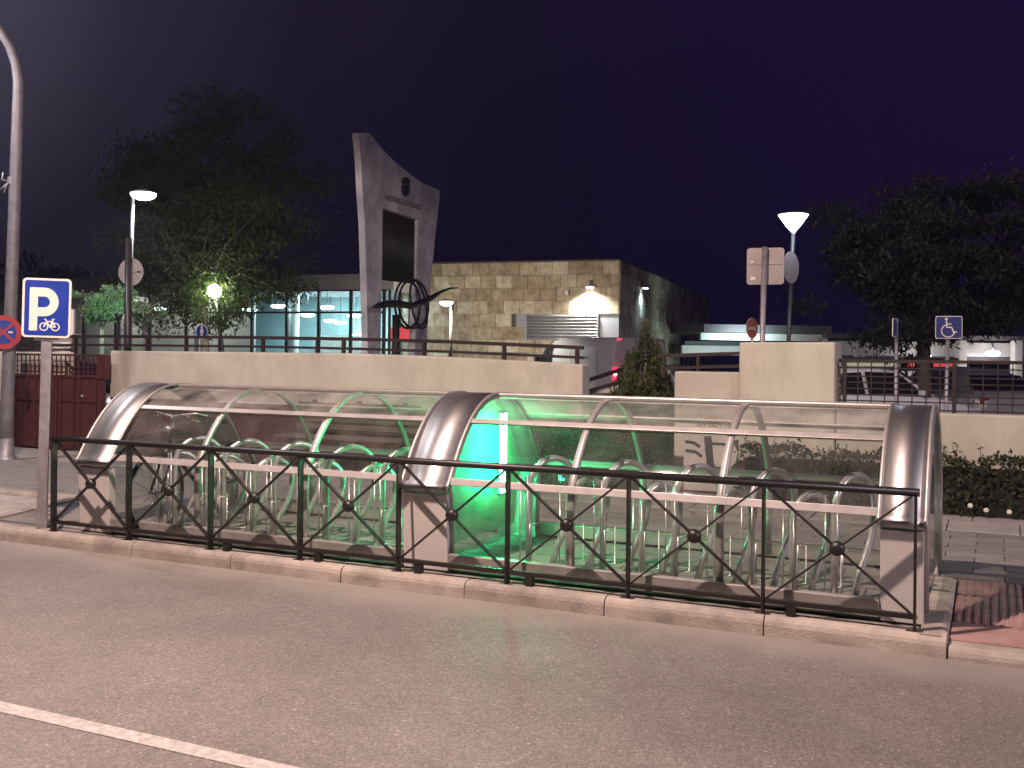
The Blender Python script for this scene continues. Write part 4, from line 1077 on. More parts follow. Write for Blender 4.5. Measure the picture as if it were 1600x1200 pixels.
# ================================================================== PLANTING
def hedge(label, x0, x1, y0, y1, h, n):
    t = thing('hedge', label, 'hedge', ((x0 + x1) / 2, (y0 + y1) / 2, G))
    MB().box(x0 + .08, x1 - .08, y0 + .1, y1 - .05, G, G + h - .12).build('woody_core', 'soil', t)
    P = np.stack([RNG.uniform(x0, x1, n), RNG.uniform(y0, y1, n), RNG.uniform(G + .02, G + h, n)], 1)
    # mostly on the outer skin
    sel = RNG.uniform(size=n); P[sel < .45, 1] = y0 + np.abs(RNG.normal(0, .05, (sel < .45).sum())); P[sel > .62, 2] = G + h - np.abs(RNG.normal(0, .05, (sel > .62).sum()))
    P += RNG.normal(0, .018, P.shape)
    P[:, 2] += 0.035 * np.sin(P[:, 0] * 5.1) + .025 * np.sin(P[:, 0] * 12.7 + 1)
    P = P[(P[:, 2] > G + .01)]
    leaf_object('foliage', P, .05, 'hedge', t, .55)
    # stray shoots above the clipped top
    S = []; st = MB()
    for i in range(int((x1 - x0) * 9)):
        bx, by = random.uniform(x0 + .05, x1 - .05), random.uniform(y0 + .05, y1 - .1); hh = random.uniform(.06, .22); lean = Vector((random.uniform(-.06, .06), random.uniform(-.04, .04), hh))
        b0 = Vector((bx, by, G + h - .08)); st.tube([b0, b0 + lean], .003, 4, cap=False)
        for k in range(9): S.append(b0 + lean * random.uniform(.25, 1.05) + Vector((random.gauss(0, .018), random.gauss(0, .018), random.gauss(0, .01))))
    st.build('shoot', 'bark_dark', t); leaf_object('shoot_leaves', np.array([tuple(p) for p in S]), .04, 'hedge', t, .5)
    return t
hedge('dark clipped hedge with stray shoots in front of the right fence wall', -2.52, 6.0, 10.95, 11.36, .57, 9500)
hedge('dark hedge behind the right bay, between the green tubes and the graffiti', -5.6, -3.36, 10.95, 11.38, .62, 4200)
flw = MB()
flowers = thing('white_blossoms', 'three small white blossoms at the foot of the right hedge', 'flowers', (0, 10.93, .3))
for u, v in ((1516, 790), (1541, 797), (1577, 800)):
    p = HY(u, v, 10.93)
    fb_ = MB()
    for k in range(5):
        a = 2 * math.pi * k / 5; fb_.lathe([(.001, 0), (.012, .003), (.014, .008), (.001, .012)], p + Vector((.012 * math.cos(a), -.004, .012 * math.sin(a))), 8, (0, -1, 0))
    fb_.build('blossom', 'sign_white', flowers)

# conifer in the opening
cf = thing('conifer', 'small bushy dark conifer beside the van tail light', 'tree', (HY(1008, 600, 11.9).x, 11.9, 0.03))
cb_ = Vector(cf.location); topz = HY(1008, 519, 11.9).z
tr = MB().tube([cb_, cb_ + Vector((.01, 0, .9)), cb_ + Vector((.0, 0, topz - .25))], [.05, .035, .012], 8); tr.build('trunk', 'bark', cf)
P = []
lobes = [(0, 0, 0.0, topz - .05, 0.329), (.20, -.12, 0.0, topz - .30, 0.317), (-.24, -.05, 0.0, topz - .42, 0.329), (.33, .05, 0.0, topz - .78, 0.293), (-.10, -.24, 0.0, topz - .38, 0.293), (.08, .22, 0.0, topz - .3, 0.293), (-.36, .1, 0, topz - .95, 0.268)]
for lx, ly, lz0, lz1, lr in lobes:
    for i in range(330):
        zf = random.random() ** 0.85; zz = .12 + (lz1 - .12) * zf
        rad = lr * (1 - max(0, zf - .3) / .7) ** .7 * (.6 + .4 * min(1, zf / .3)) * random.uniform(.75, 1.2)
        a = random.uniform(0, 2 * math.pi); rr_ = rad * math.sqrt(random.uniform(.3, 1)); c = Vector((lx * 1.3 * (1 - .35 * zf) + rr_ * math.cos(a), ly * (1 - .35 * zf) + rr_ * math.sin(a), zz))
        L_ = random.uniform(.08, .20)
        for k in range(14):
            P.append(tuple(cb_ + c + Vector((random.gauss(0, .017), random.gauss(0, .017), k / 14 * L_ + random.gauss(0, .01)))))
P = np.array(P); leaf_object('crown', P, .042, 'conifer', cf, .34, droop=-.9)

def tree(name, label, D, px, py_base_z, crown_c, crown_r, trunk_r, n_cl, per, lsize, m, bark, aspect=.3, droop=.5, seed=1, trunk_lean=0.0, low_cut=None):
    rs = random.Random(seed); rg_ = np.random.default_rng(seed)
    base = H(px, 560, D); base.z = 0.02
    t = thing(name, label, 'tree', base)
    C = Vector(crown_c); Rr = Vector(crown_r)
    fork = Vector((base.x + trunk_lean, base.y, C.z - Rr.z * .62))
    MB().tube([base - UP * .05, base.lerp(fork, .5) + Vector((.03, 0, 0)), fork], [trunk_r * 1.25, trunk_r, trunk_r * .85], 10).build('trunk', bark, t)
    cents = []
    while len(cents) < n_cl:
        v = Vector((rs.gauss(0, 1), rs.gauss(0, 1), rs.gauss(0, 1))).normalized() * (rs.random() ** .42)
        bumps = 0.80 + .22 * math.sin(v.x * 5 + seed) * math.cos(v.z * 6 + 2 * seed) + .12 * rs.random()
        p = C + Vector((v.x * Rr.x, v.y * Rr.y, v.z * Rr.z)) * bumps
        if low_cut and p.z < low_cut: continue
        cents.append(p)
    br = MB()
    for i, p in enumerate(cents[:: max(1, n_cl // 26)]):
        midp = fork.lerp(p, .5) + Vector((rs.uniform(-.2, .2), rs.uniform(-.2, .2), rs.uniform(.05, .35)))
        br.tube([fork + Vector((rs.uniform(-.03, .03), rs.uniform(-.03, .03), rs.uniform(-.3, .2))), midp, p], [trunk_r * .42, trunk_r * .2, .012], 5, cap=False)
    br.build('branches', 'bark_dark', t)
    sp = (Rr.x + Rr.z) / 2 / n_cl ** (1 / 3) * .46
    A = np.array([tuple(c) for c in cents]); P = np.repeat(A, per, 0) + rg_.normal(0, 1, (n_cl * per, 3)) * np.array([sp * 1.15, sp * 1.15, sp * .62])
    leaf_object('crown', P, lsize, m, t, aspect, droop)
    return t
# big tree on the left, a lamp lighting its underside
c = H(318, 330, 29); 
tree('broadleaf_tree', 'huge dark tree on the left with lamp-lit lower branches', 29, 316, 0, c, (3.75, 3.0, 3.8), .16, 210, 150, .17, 'leaf', 'bark', .28, .55, 3)
# pendant sprays around the lamp, part of the same crown
big_tree = [o for o in bpy.data.objects if o.get('label', '').startswith('huge dark tree')][0]
sp_ = []
for u, v, dD in ((314, 466, -1.9), (302, 462, -1.2), (290, 468, -.9), (352, 476, -2.0), (364, 482, -1.7), (346, 492, -1.9), (372, 470, -1.0), (356, 464, -1.1), (326, 441, -1.0), (352, 440, -1.0), (378, 486, -1.3), (280, 476, -.7), (300, 482, -1.5), (343, 502, -1.6)):
    cc = np.array(H(u, v, 29 + dD)); sp_.append(cc + RNG.normal(0, 1, (110, 3)) * np.array([.20, .20, .10]) - np.array([0, 0, 1]) * np.abs(RNG.normal(0, .13, (110, 1))))
leaf_object('low_sprays', np.concatenate(sp_), .17, 'leaf', big_tree, .26, 1.3)
c = H(165, 475, 21)
tree('young_tree', 'small round teal-lit tree beside the bicycle parking sign', 21, 158, 0, c, (.62, .6, .48), .05, 46, 95, .085, 'leaf_small', 'bark', .3, .5, 5)
c = H(222, 490, 24)
tree('young_tree', 'small dim teal tree just right of the round sign post', 24, 226, 0, c, (.48, .5, .42), .04, 26, 60, .085, 'leaf_small', 'bark_dark', .3, .5, 6)
c = H(1450, 415, 19)
tree('broadleaf_tree', 'broad dark tree spreading over the right-hand car park', 19, 1442, 0, c, (2.55, 2.2, 1.85), .13, 190, 150, .13, 'leaf_dark', 'bark_dark', .3, .6, 9)
c = H(60, 470, 55)
tree('broadleaf_tree', 'distant dark tree far behind the gate at the left edge', 55, 60, 0, c, (3.6, 3.0, 2.6), .2, 60, 70, .3, 'leaf_dark', 'bark_dark', .4, .4, 12)

# ================================================================== STATION BUILDINGS
ang = YAW - math.atan2(525, F_PX)            # the building stands slightly askew to the street
d1 = Vector((-math.sin(ang), math.cos(ang), 0)); d2 = Vector((-math.cos(ang), -math.sin(ang), 0))
CRN = H(968, 407, 40.0); ZT = CRN.z; C0 = Vector((CRN.x, CRN.y, 0))
blk = thing('stone_station_block', 'station block clad in mottled beige stone slabs', 'building', C0)
LW, LD = 9.2, 27.0
core = MB(); 
P0 = C0 + d1 * .04 + d2 * .04
core.prism([(0, 0), (LW, 0), (LW, LD), (0, LD)], lambda a, b, t: P0 + d2 * a + d1 * b + UP * t, 0, ZT - .02)
core.build('core', 'joint', blk)
TLW, TLH = 0.672, 0.515
sm_ = MB().box(-TLW / 2 + .006, TLW / 2 - .006, -.04, 0, 0, TLH - .011).mesh('stone_slab'); sm_.materials.append(MT['stone'])
half = MB().box(-TLW / 4 + .006, TLW / 4 - .006, -.04, 0, 0, TLH - .011).mesh('stone_slab'); half.materials.append(MT['stone'])
cov = MB().box(-TLW / 2 + .006, TLW / 2 - .006, -.04, 0, 0, TLH * .95).mesh('stone_slab'); cov.materials.append(MT['stone'])
nrow = int(ZT / TLH) 
def hitf(px, py):                             # front face coordinates (along d2, height)
    p = HP(px, py, C0, d2); return (p - C0).dot(d2), p.z
lv0, lvz1 = hitf(966, 490); lv1, lvz0 = hitf(806, 531)
def hits(px, py):
    p = HP(px, py, C0, d1); return (p - C0).dot(d1), p.z
wz0, wz_t = hits(1062, 517); wz1, _ = hits(1106, 531); _, wz_b = hits(1085, 552)
far_slabs = [MB() for _ in range(4)]
def slabs(dirn, nrm, length, skip):
    rz = math.atan2(dirn.y, dirn.x)
    for r in range(nrow):
        z0 = ZT - (r + 1) * TLH
        off = (0, TLW * .5, TLW * .25)[r % 3]
        a = -off
        while a < length:
            lo, hi = max(0, a), min(length, a + TLW)
            if hi - lo > .2:
                mid_ = (lo + hi) / 2
                if mid_ > 13.2 and not skip(mid_, z0 + TLH / 2):
                    c_ = C0 + dirn * mid_ + nrm * (.02 + random.uniform(0, .004)) + UP * (z0 + TLH / 2 - .005)
                    far_slabs[random.randrange(4)].obox(c_, dirn * ((hi - lo) / 2 - .006), nrm * .02, UP * (TLH / 2 - .006))
                elif not skip(mid_, z0 + TLH / 2):
                    o = bpy.data.objects.new('stone_slab', sm_); COL.objects.link(o); o.parent = blk
                    o.scale = ((hi - lo - .004) / TLW, 1, 1)
                    side = dirn.cross(UP)                     # local -Y must face outward
                    o.rotation_euler = (0, 0, rz if side.dot(nrm) > 0 else rz + math.pi)
                    o.location = dirn * mid_ + nrm * random.uniform(0, .006) + UP * z0
            a += TLW
slabs(d2, -d1, 9.1, lambda a, zz: (lvz0 - .02 < zz < lvz1 and a < lv1) or zz < 1.0)
slabs(d1, -d2, LD, lambda a, zz: (a > wz0 and zz < wz_t) or (a < .75 and lvz0 < zz < lvz1) or zz < 1.3)
for mb_ in far_slabs: tag(mb_.build('far_slabs', 'stone', blk), kind='stuff')
# louvred opening wrapping the corner
lb = MB(); lb.prism([(0.0, 0), (lv1, 0), (lv1, .3), (0.0, .3)], lambda a, b, t: C0 + d2 * a + d1 * (b + .0) + UP * t, lvz0, lvz1)
cl = lb.build('louvre_box', 'grey_clad', blk)
MB().prism([(0, 0), (.72, 0), (.72, .3), (0, .3)], lambda a, b, t: C0 + d1 * (a + .31) + d2 * (b - .003) + UP * t, lvz0, lvz1).build('corner_panel', 'grey_clad', blk)
s0, _ = hitf(934, 500); s1, _ = hitf(824, 500)
MB().prism([(s0, 0), (s1, 0), (s1, .02), (s0, .02)], lambda a, b, t: C0 + d2 * a - d1 * (b + .004) + UP * t, lvz0 + .03, lvz1 - .05).build('louvre_recess', 'mullion', cl)
for k in range(8):
    zz = lvz0 + .09 + (lvz1 - lvz0 - .16) * k / 7
    MB().obox(C0 + d2 * (s0 + s1) / 2 - d1 * .06 + UP * zz, d2 * (s1 - s0) / 2, -d1 * .035 - UP * .03, (d1 * .003 - UP * .0035)).build('slat', 'slat', cl)
for a in (s0 - .02, s1 + .02): MB().obox(C0 + d2 * a - d1 * .05 + UP * (lvz0 + lvz1) / 2, d2 * .025, d1 * .05, UP * ((lvz1 - lvz0) / 2 - .01)).build('louvre_jamb', 'grey_clad', cl)
# side window
sw = MB().prism([(wz0, wz_t), (LD - .1, wz_t - 0.0), (LD - .1, .6), (wz0, .6)], lambda a, b, t: C0 + d1 * a + UP * b - d2 * (t - .02), 0, .03).build('side_window', 'car_glass', blk)
for k in range(7): MB().prism([(0, .6), (.09, .6), (.09, wz_t), (0, wz_t)], lambda a, b, t, k=k: C0 + d1 * (wz0 + .02 + k * (LD - wz0) / 7 + a) + UP * b - d2 * (t + .012), 0, .04).build('mullion', 'mullion', sw)
MB().prism([(-.02, -.05), (LW + .1, -.05), (LW + .1, LD), (-.02, LD)], lambda a, b, t: C0 + d2 * a + d1 * b + UP * t, ZT + .0, ZT + .05).build('roof_edge', 'joint', blk)
# wall lights and small camera
def wall_light(label, px, py, face, energy, color, em, length=.30):
    if face == 'front': a, zz = hitf(px, py); p = C0 + d2 * a + UP * zz; nr = -d1; al = d2
    else: a, zz = hits(px, py); p = C0 + d1 * a + UP * zz; nr = -d2; al = d1
    t = thing('wall_light', label, 'wall light', p)
    MB().obox(p + nr * .07 + UP * .12, al * .05, nr * .06, UP * .16).build('bracket', 'darkmetal', t)
    MB().obox(p + nr * .22 + UP * .03, al * length / 2, nr * .12, UP * .035).build('housing', 'galv', t, bevel=.02)
    MB().obox(p + nr * .23 - UP * .02, al * (length / 2 - .02), nr * .10, UP * .014).build('lens', em, t)
    lamp('SPOT', 'wall_light_beam', p + nr * .28 - UP * .06, energy, color, t, .08, 150, .8, p + nr * .75 - UP * 2.2)
    return t
wall_light('bright wall light above the louvred opening', 924, 449, 'front', 1900, (1.0, .97, .88), 'lamp_white')
wall_light('bluish wall light on the right side of the stone block', 1000, 450, 'side', 200, (.6, .85, 1.0), 'lamp_cool')
for px, py, lab in ((888, 456, 'small white security camera left of the bright wall light'), (706, 447, 'small security camera on the stone wall above the low path lamp')):
    a, zz = hitf(px, py); p = C0 + d2 * a + UP * zz
    t = thing('security_camera', lab, 'camera', p)
    MB().obox(p - d1 * .12 + UP * .05, d2 * .02, d1 * .12, UP * .02).build('bracket', 'sign_white', t)
    MB().lathe([(.001, .12), (.06, .10), (.075, 0), (.06, -.05), (.001, -.10)], p - d1 * .24 - UP * .06, 12).build('housing', 'sign_white', t)

# glazed hall
HC = H(605, 428, 39.1); HZ = HC.z; H0 = Vector((HC.x, HC.y, 0))
hall = thing('glazed_station_hall', 'low station hall with lit full-height glazing and dark fascia', 'building', H0)
def hf(px, py):
    p = HP(px, py, H0, d2); return (p - H0).dot(d2), p.z
_, zg = hf(500, 453); _, ztr = hf(500, 488)
HL, HD = 24.0, 9.0
def hp_(a, b, t): return H0 + d2 * a + d1 * b + UP * t
MB().prism([(-.15, -.15), (HL, -.15), (HL, .25), (-.15, .25)], lambda a, b, t: hp_(a, b, t), zg, HZ).build('fascia', 'fascia', hall)
MB().prism([(-.148, .26), (.2, .26), (.2, 3.05), (-.148, 3.05)], lambda a, b, t: hp_(a, b, t), zg, HZ - .002).build('side_fascia', 'canopy', hall)
MB().prism([(-.1, .3), (HL, .3), (HL, HD), (-.1, HD)], lambda a, b, t: hp_(a, b, t), HZ - .12, HZ - .03).build('roof', 'fascia', hall)
MB().prism([(.21, .26), (HL, .26), (HL, HD), (.21, HD)], lambda a, b, t: hp_(a, b, t), zg + .05, zg + .1).build('ceiling', 'ceil', hall)
MB().prism([(0, .0), (HL, .0), (HL, HD), (0, HD)], lambda a, b, t: hp_(a, b, t), .03, .06).build('floor', 'hall_floor', hall)
wx = hf(392, 500)[0]
MB().prism([(.1, 6.0), (wx + 4.5, 6.0), (wx + 4.5, 6.2), (.1, 6.2)], lambda a, b, t: hp_(a, b, t), .06, zg + .05).build('teal_wall', 'teal', hall)
MB().prism([(wx + 1.4, 2.4), (HL, 2.4), (HL, 2.6), (wx + 1.4, 2.6)], lambda a, b, t: hp_(a, b, t), .06, zg + .05).build('grey_wall', 'inner_grey', hall)
a0_, z_ = hf(545, 500); 
MB().prism([(1.0, 5.0), (2.6, 5.0), (2.6, 5.9), (1.0, 5.9)], lambda a, b, t: hp_(a, b, t), .06, 1.9).build('counter', 'inner_grey', hall)
MB().prism([(3.0, 4.2), (5.4, 4.2), (5.4, 5.6), (3.0, 5.6)], lambda a, b, t: hp_(a, b, t), .06, 2.35).build('ticket_booth', 'inner_grey', hall)
for px, dep, r in ((425, 1.6, .22), (289, .9, .16), (392, 3.4, .2)):
    a_ = hf(px, 500)[0]; MB().tube([hp_(a_, dep, .06), hp_(a_, dep, zg + .04)], r, 14).build('column', 'column', hall)
mpx = [599, 547, 497, 447, 393, 343, 290, 233, 180, 130]
ma = [hf(p, 500)[0] for p in mpx]
for a_ in ma: MB().prism([(a_ - .05, 0.0), (a_ + .05, 0.0), (a_ + .05, .12), (a_ - .05, .12)], lambda a, b, t: hp_(a, b, t), .06, zg - .003).build('mullion', 'mullion', hall)
MB().prism([(ma[0] + .0, .01), (ma[-1], .01), (ma[-1], .10), (ma[0], .10)], lambda a, b, t: hp_(a, b, t), ztr - .04, ztr + .04).build('transom', 'mullion', hall)
MB().prism([(ma[0] - .1, -.01), (HL, -.01), (HL, .14), (ma[0] - .1, .14)], lambda a, b, t: hp_(a, b, t), zg - .06, zg - .001).build('head_frame', 'mullion', hall)
for x0, x1 in zip(ma[:-1], ma[1:]):
    for z0, z1 in ((.08, ztr - .045), (ztr + .045, zg - .07)):
        MB().prism([(x0 + .055, .05), (x1 - .055, .05), (x1 - .055, .06), (x0 + .055, .06)], lambda a, b, t: hp_(a, b, t), z0, z1).build('glazing', 'hall_glass', hall)
# side glazing toward the stone block
for k in range(3):
    MB().prism([(-.01, .3 + k * .95), (.02, .3 + k * .95), (.02, 1.2 + k * .95), (-.01, 1.2 + k * .95)], lambda a, b, t: hp_(a, b, t), .1, zg - .03).build('glazing', 'hall_glass', hall)
    MB().prism([(-.04, .2 + k * .95), (.04, .2 + k * .95), (.04, .29 + k * .95), (-.04, .29 + k * .95)], lambda a, b, t: hp_(a, b, t), .06, zg - .003).build('mullion', 'mullion', hall)
# hanging disc lights
CORD = ['fourth from the left', 'fifth from the left', 'sixth from the left', 'upper one nearest the concrete arch', 'third from the right, low', 'second from the right, low', 'third from the left', 'lowest one beside the concrete arch', 'second from the left', 'leftmost above the grey wall']
ci = 0
for px, py, dep in ((434, 478, 1.2), (481, 492, 3.2), (511, 480, 1.2), (553, 493, 3.2), (516, 501, 4.6), (532, 504, 5.2), (390, 484, 1.2), (556, 524, 5.6), (344, 459, .7), (250, 482, .8)):
    pl_ = H0 + d1 * dep; p = HP(px, py, pl_, d2)
    if p.z > zg: p.z = zg - .02
    t = thing('ceiling_light', f"round ceiling light in the station hall, {CORD[ci]}", 'ceiling light', p, group='round ceiling lights in the station hall')
    MB().lathe([(.001, -.09), (.2, -.08), (.3, 0), (.27, .04), (.001, .05)], p, 20).build('diffuser', 'hall_disc', t)
    MB().tube([p + UP * .03, Vector((p.x, p.y, zg + .05))], .012, 6).build('rod', 'mullion', t)
    ci += 1
for a_, e_ in ((2.2, 400), (5.6, 400), (9.5, 150), (13.5, 110)): 
    lamp('AREA', 'hall_lighting', hp_(a_, 3.0 if a_ < 9 else 1.6, zg - .02), e_, (.66, .93, 1.0) if a_ < 9 else (1, .94, .84), hall, 1.6, aim=hp_(a_, 3.0 if a_ < 9 else 1.6, 0))

# ================================================================== MONUMENT
M0 = H(575, 560, 24.0); M0.z = 0
mon = thing('concrete_monument', 'tall pale concrete arch with concave sloping top and coat of arms', 'monument', M0)
mnrm = Vector((d1.y, -d1.x, 0))               # toward the viewer's right
if mnrm.dot(-M0) < 0: mnrm = -mnrm
def mh(px, py): return HP(px, py, M0, d1)
def mpoly(pxs, t0, t1, name, m, parent=mon, bevel=0):
    pts = [mh(*q) for q in pxs]; mb = MB(); n = len(pts)
    vs = [p + mnrm * t0 for p in pts] + [p + mnrm * t1 for p in pts]
    mb.add(vs, [list(range(n)), [n + i for i in range(n)][::-1]] + [[i, (i + 1) % n, n + (i + 1) % n, n + i] for i in range(n)])
    return mb.build(name, m, parent, bevel=bevel)
curve = [(577, 207), (590, 224), (605, 241), (621, 256), (637, 269), (653, 281), (670, 290), (688, 298)]
def shaft(pxs, name='shaft'): return mpoly(pxs, -.42, 0, name, 'concrete')
left_edge = [(560, 208), (564, 250), (567, 300), (570, 350), (572, 420), (574, 500), (575, 600)]
right_edge = [(688, 298), (683, 340), (679, 380), (675, 420), (671, 470), (668, 520), (665, 600)]
whole = MB()
def ply(pxs):
    pts = [mh(*q) for q in pxs]; n = len(pts); vs = [p - mnrm * .16 for p in pts] + pts
    whole.add(vs, [list(range(n)), [n + i for i in range(n)][::-1]] + [[i, (i + 1) % n, n + (i + 1) % n, n + i] for i in range(n)])
for i in range(len(curve) - 1):              # lintel, in upright strips between the curve and the opening's head
    def bot(px): return (px, 325 + (px - 598) * 0.327)
    a, b = curve[i], curve[i + 1]
    if b[0] <= 598 or a[0] >= 653: continue
    x0, x1 = max(a[0], 598), min(b[0], 653)
    ya = a[1] + (b[1] - a[1]) * (x0 - a[0]) / (b[0] - a[0]); yb = a[1] + (b[1] - a[1]) * (x1 - a[0]) / (b[0] - a[0])
    ply([(x0, ya), (x1, yb), bot(x1), bot(x0)])
ply([(560, 208), (577, 207), (590, 224), (598, 233.1), (598, 325), (566.5, 300), (564, 250)])
ply([(566.5, 300), (598, 325), (597, 420), (572, 420), (570, 350)])
ply([(572, 420), (597, 420), (595, 500), (594, 610), (575, 610), (574, 500)])
ply([(653, 281), (670, 290), (688, 298), (683, 340), (653, 343)])
ply([(653, 343), (683, 340), (679, 380), (675, 420), (651, 420)])
ply([(651, 420), (675, 420), (671, 470), (668, 520), (665, 610), (647, 610), (649, 500)])
whole.build('concrete_arch', 'concrete', mon)
mpoly([(600, 303), (657, 320), (656.5, 327.5), (600, 310.5)], .002, .03, 'inscription_plaque', 'plaque')
cb2 = mpoly([(627, 289), (636, 291), (636, 300), (634, 304), (630.5, 306.5), (627.5, 303), (627, 298)], .003, .07, 'coat_of_arms', 'bronze')
mpoly([(627.5, 287), (635.5, 289), (637, 283), (635, 279), (632, 276.5), (629, 278), (627, 281)], .003, .07, 'crown', 'bronze', cb2)
for k in range(16):                           # curtain of thin dark rods in the opening
    px = 599.5 + k * 3.4; py0 = 326 + (px - 598) * .327; p1_, p2_ = mh(px, py0), mh(px - 1.5 * k / 15, 437 + (px - 598) * .12)
    MB().tube([p1_ - mnrm * .08, p2_ - mnrm * .08], .034, 5).build('rod', 'bronze', mon)
sc_ = thing('ring_sculpture', 'dark metal rings and winged sweep in front of the concrete arch', 'sculpture', M0 + mnrm * .4)
for cpx, cpy, rx, ry, tl in ((626, 475, 24, 38, .0), (616, 475, 20, 38, .0), (634, 476, 12, 37, .1)):
    pts = []
    for k in range(36):
        a = 2 * math.pi * k / 36; pts.append(mh(cpx + rx * math.cos(a), cpy + ry * math.sin(a) + rx * math.cos(a) * .1) + mnrm * (.35 + tl * math.sin(a)))
    MB().tube(pts, .03, 6, closed=True).build('ring', 'bronze', sc_)
sw_ = [(549, 481, .02), (562, 477, .10), (578, 474.5, .12), (595, 475, .12), (612, 478, .10), (628, 474, .12), (645, 466, .10), (660, 457, .06), (675, 451, .04), (689, 450, .015)]
MB().tube([mh(u, v) + mnrm * .5 for u, v, r in sw_], [r * .75 for u, v, r in sw_], 8).build('wing', 'bronze', sc_)
MB().tube([mh(601, 492) + mnrm * .3, mh(600, 610) + mnrm * .3], .09, 8).build('support', 'bronze', sc_)

# red station sign beyond the arch
rs_ = H(626, 521, 30.5)
rsn = thing('station_sign', 'small red station name sign seen through the concrete arch', 'sign', Vector((rs_.x, rs_.y, 0.02)))
uS = (d1 * .55 + RT * .83).normalized(); nS = Vector((uS.y, -uS.x, 0))
MB().obox(rs_, uS * .30, nS * .03, UP * .16).build('red_panel', 'band_lit_red', rsn)
for s in (-1, 1): MB().tube([Vector((rs_.x, rs_.y, .02)) + uS * .26 * s, rs_ + uS * .26 * s - UP * .16], .025, 6).build('leg', 'sign_white', rsn)
text_on('Cercanías', .10, rs_ + nS * .034 + UP * .02, uS, nS, 'marker_white', rsn)

# ================================================================== LAMPS IN THE FORECOURT
def disc_lamp(label, D, head, pole_top, pole_low, rad, energy, color, em, pr_=.045, pole_m='darkmetal', spot=150, aim=None):
    t, a, base = pole_thing('path_lamp', label, 'lamp', D, pole_top, pole_low, pr_, pole_m, part='pole')
    h = H(*head, D)
    MB().tube([a, a + UP * .05, h + UP * .06], [.03, .025, .02], 6).build('arm', pole_m, t)
    MB().lathe([(.001, .10), (rad * .5, .085), (rad * .9, .04), (rad * .93, .02), (rad * .9, 0.01)], h, 22).build('hood', 'galv', t)
    MB().lathe([(rad * .9, .018), (rad, .012), (rad * 1.02, -.02), (rad * .9, -.07), (rad * .5, -.12), (.001, -.135)], h, 22).build('lens', em, t)
    lamp('SPOT', 'lamp_light', h - UP * .17, energy, color, t, .12, spot, .5, h + (aim if aim is not None else UP * -3))
    return t
disc_lamp('bright disc lamp on a thin pole above the round sign back', 22, (224, 303), (207.5, 303), (203, 540), .26, 700, (1, .96, .98), 'lamp_white', .038)
disc_lamp('short path lamp in front of the stone wall', 33, (697.5, 472), (706, 475), (703.5, 556), .21, 2400, (1, .88, .70), 'lamp_warm', .055, spot=172, aim=d1 * 2.2 - UP * 2.0)
# globe in the tree
t, a, base = pole_thing('globe_lamp', 'glaring globe lamp among the green leaves of the big left tree', 'lamp', 27.5, (337, 468), (348, 548), .05, 'darkmetal', part='pole')
h = H(335, 455, 27.5); MB().ball(h, .18, 18, 12).build('globe', 'lamp_green', t); MB().tube([a, h - UP * .18], .03, 6).build('neck', 'darkmetal', t)
for cx_g, cy_g, dd in ((318, 468, -.5), (300, 462, .2), (352, 474, -.3), (366, 480, .1), (345, 492, -.35), (283, 470, .5), (326, 440, .5), (350, 440, .4), (372, 462, .5)):
    pass
# lamp hidden in the little teal tree
t, a, base = pole_thing('globe_lamp', 'low globe lamp glowing teal in front of the small round tree', 'lamp', 19.6, (186, 497), (186, 548), .03, 'darkmetal', part='pole')
h = H(186, 494, 19.6); MB().lathe([(.001, .06), (.05, .05), (.07, 0), (.04, -.06), (.001, -.06)], h, 12).build('globe', 'darkmetal', t)
lamp('SPOT', 'lamp_light', h + UP * .1, 150, (.42, 1.0, .78), t, .06, 110, .6, H(166, 474, 21))
# cone lamp on the right
t, a, base = pole_thing('cone_lamp', 'bright cone-shaped lamp on a slim pole left of the right tree', 'lamp', 17.0, (1239.5, 360), (1232, 535), .034, 'darkmetal', part='pole')
h = H(1239.5, 347, 17.0)
MB().lathe([(.05, -.14), (.12, -.06), (.24, .11), (.235, .12), (.001, .125)], h, 24).build('cone_lens', 'lamp_cool', t)
MB().lathe([(.036, -.20), (.055, -.145), (.001, -.14)], h, 12).build('collar', 'galv', t)
MB().lathe([(.25, .12), (.20, .145), (.001, .16)], h, 24).build('lid', 'galv', t)
lamp('POINT', 'lamp_light', h + UP * .0 - FW * .32, 45, (.66, .76, 1.0), t, .12)
p = H(1236, 418, 16.9); rz = face_cam(p, math.radians(62))
rs2 = thing('road_sign', 'round blue-rimmed sign seen almost edge-on under the cone lamp', 'sign', p, rz)
plate(disc(.26), -.006, .006, 'sign_plate', 'sign_back', rs2); plate(disc(.235), -.009, -.0065, 'blue_field', 'blue', rs2)

# ================================================================== VEHICLES
def wheel(parent, c, r=.31, w=.19, ax=(0, 1, 0)):
    t_ = MB().lathe([(r * .62, -w / 2), (r * .92, -w / 2), (r, -w * .35), (r, w * .35), (r * .92, w / 2), (r * .62, w / 2)], c, 22, ax).build('wheel', 'tyre', parent)
    MB().lathe([(.001, -w * .3), (r * .3, -w * .38), (r * .6, -w * .44), (r * .64, -w * .2), (r * .64, w * .2), (r * .6, w * .44), (r * .3, w * .38), (.001, w * .3)], c, 16, ax).build('rim', 'rimmetal', t_)
def loft(stations):
    """stations: list of (x, [(y,z)...half outline]) mirrored into rings"""
    mb = MB(); rows = []
    for x, half in stations:
        ring = [Vector((x, y, z_)) for y, z_ in half] + [Vector((x, -y, z_)) for y, z_ in reversed(half)]
        rows.append(ring + [ring[0]])
    mb.grid(rows)
    n = len(rows[0]) - 1
    mb.add(rows[0][:-1], [list(range(n))]); mb.add(rows[-1][:-1], [list(range(n))])
    return mb
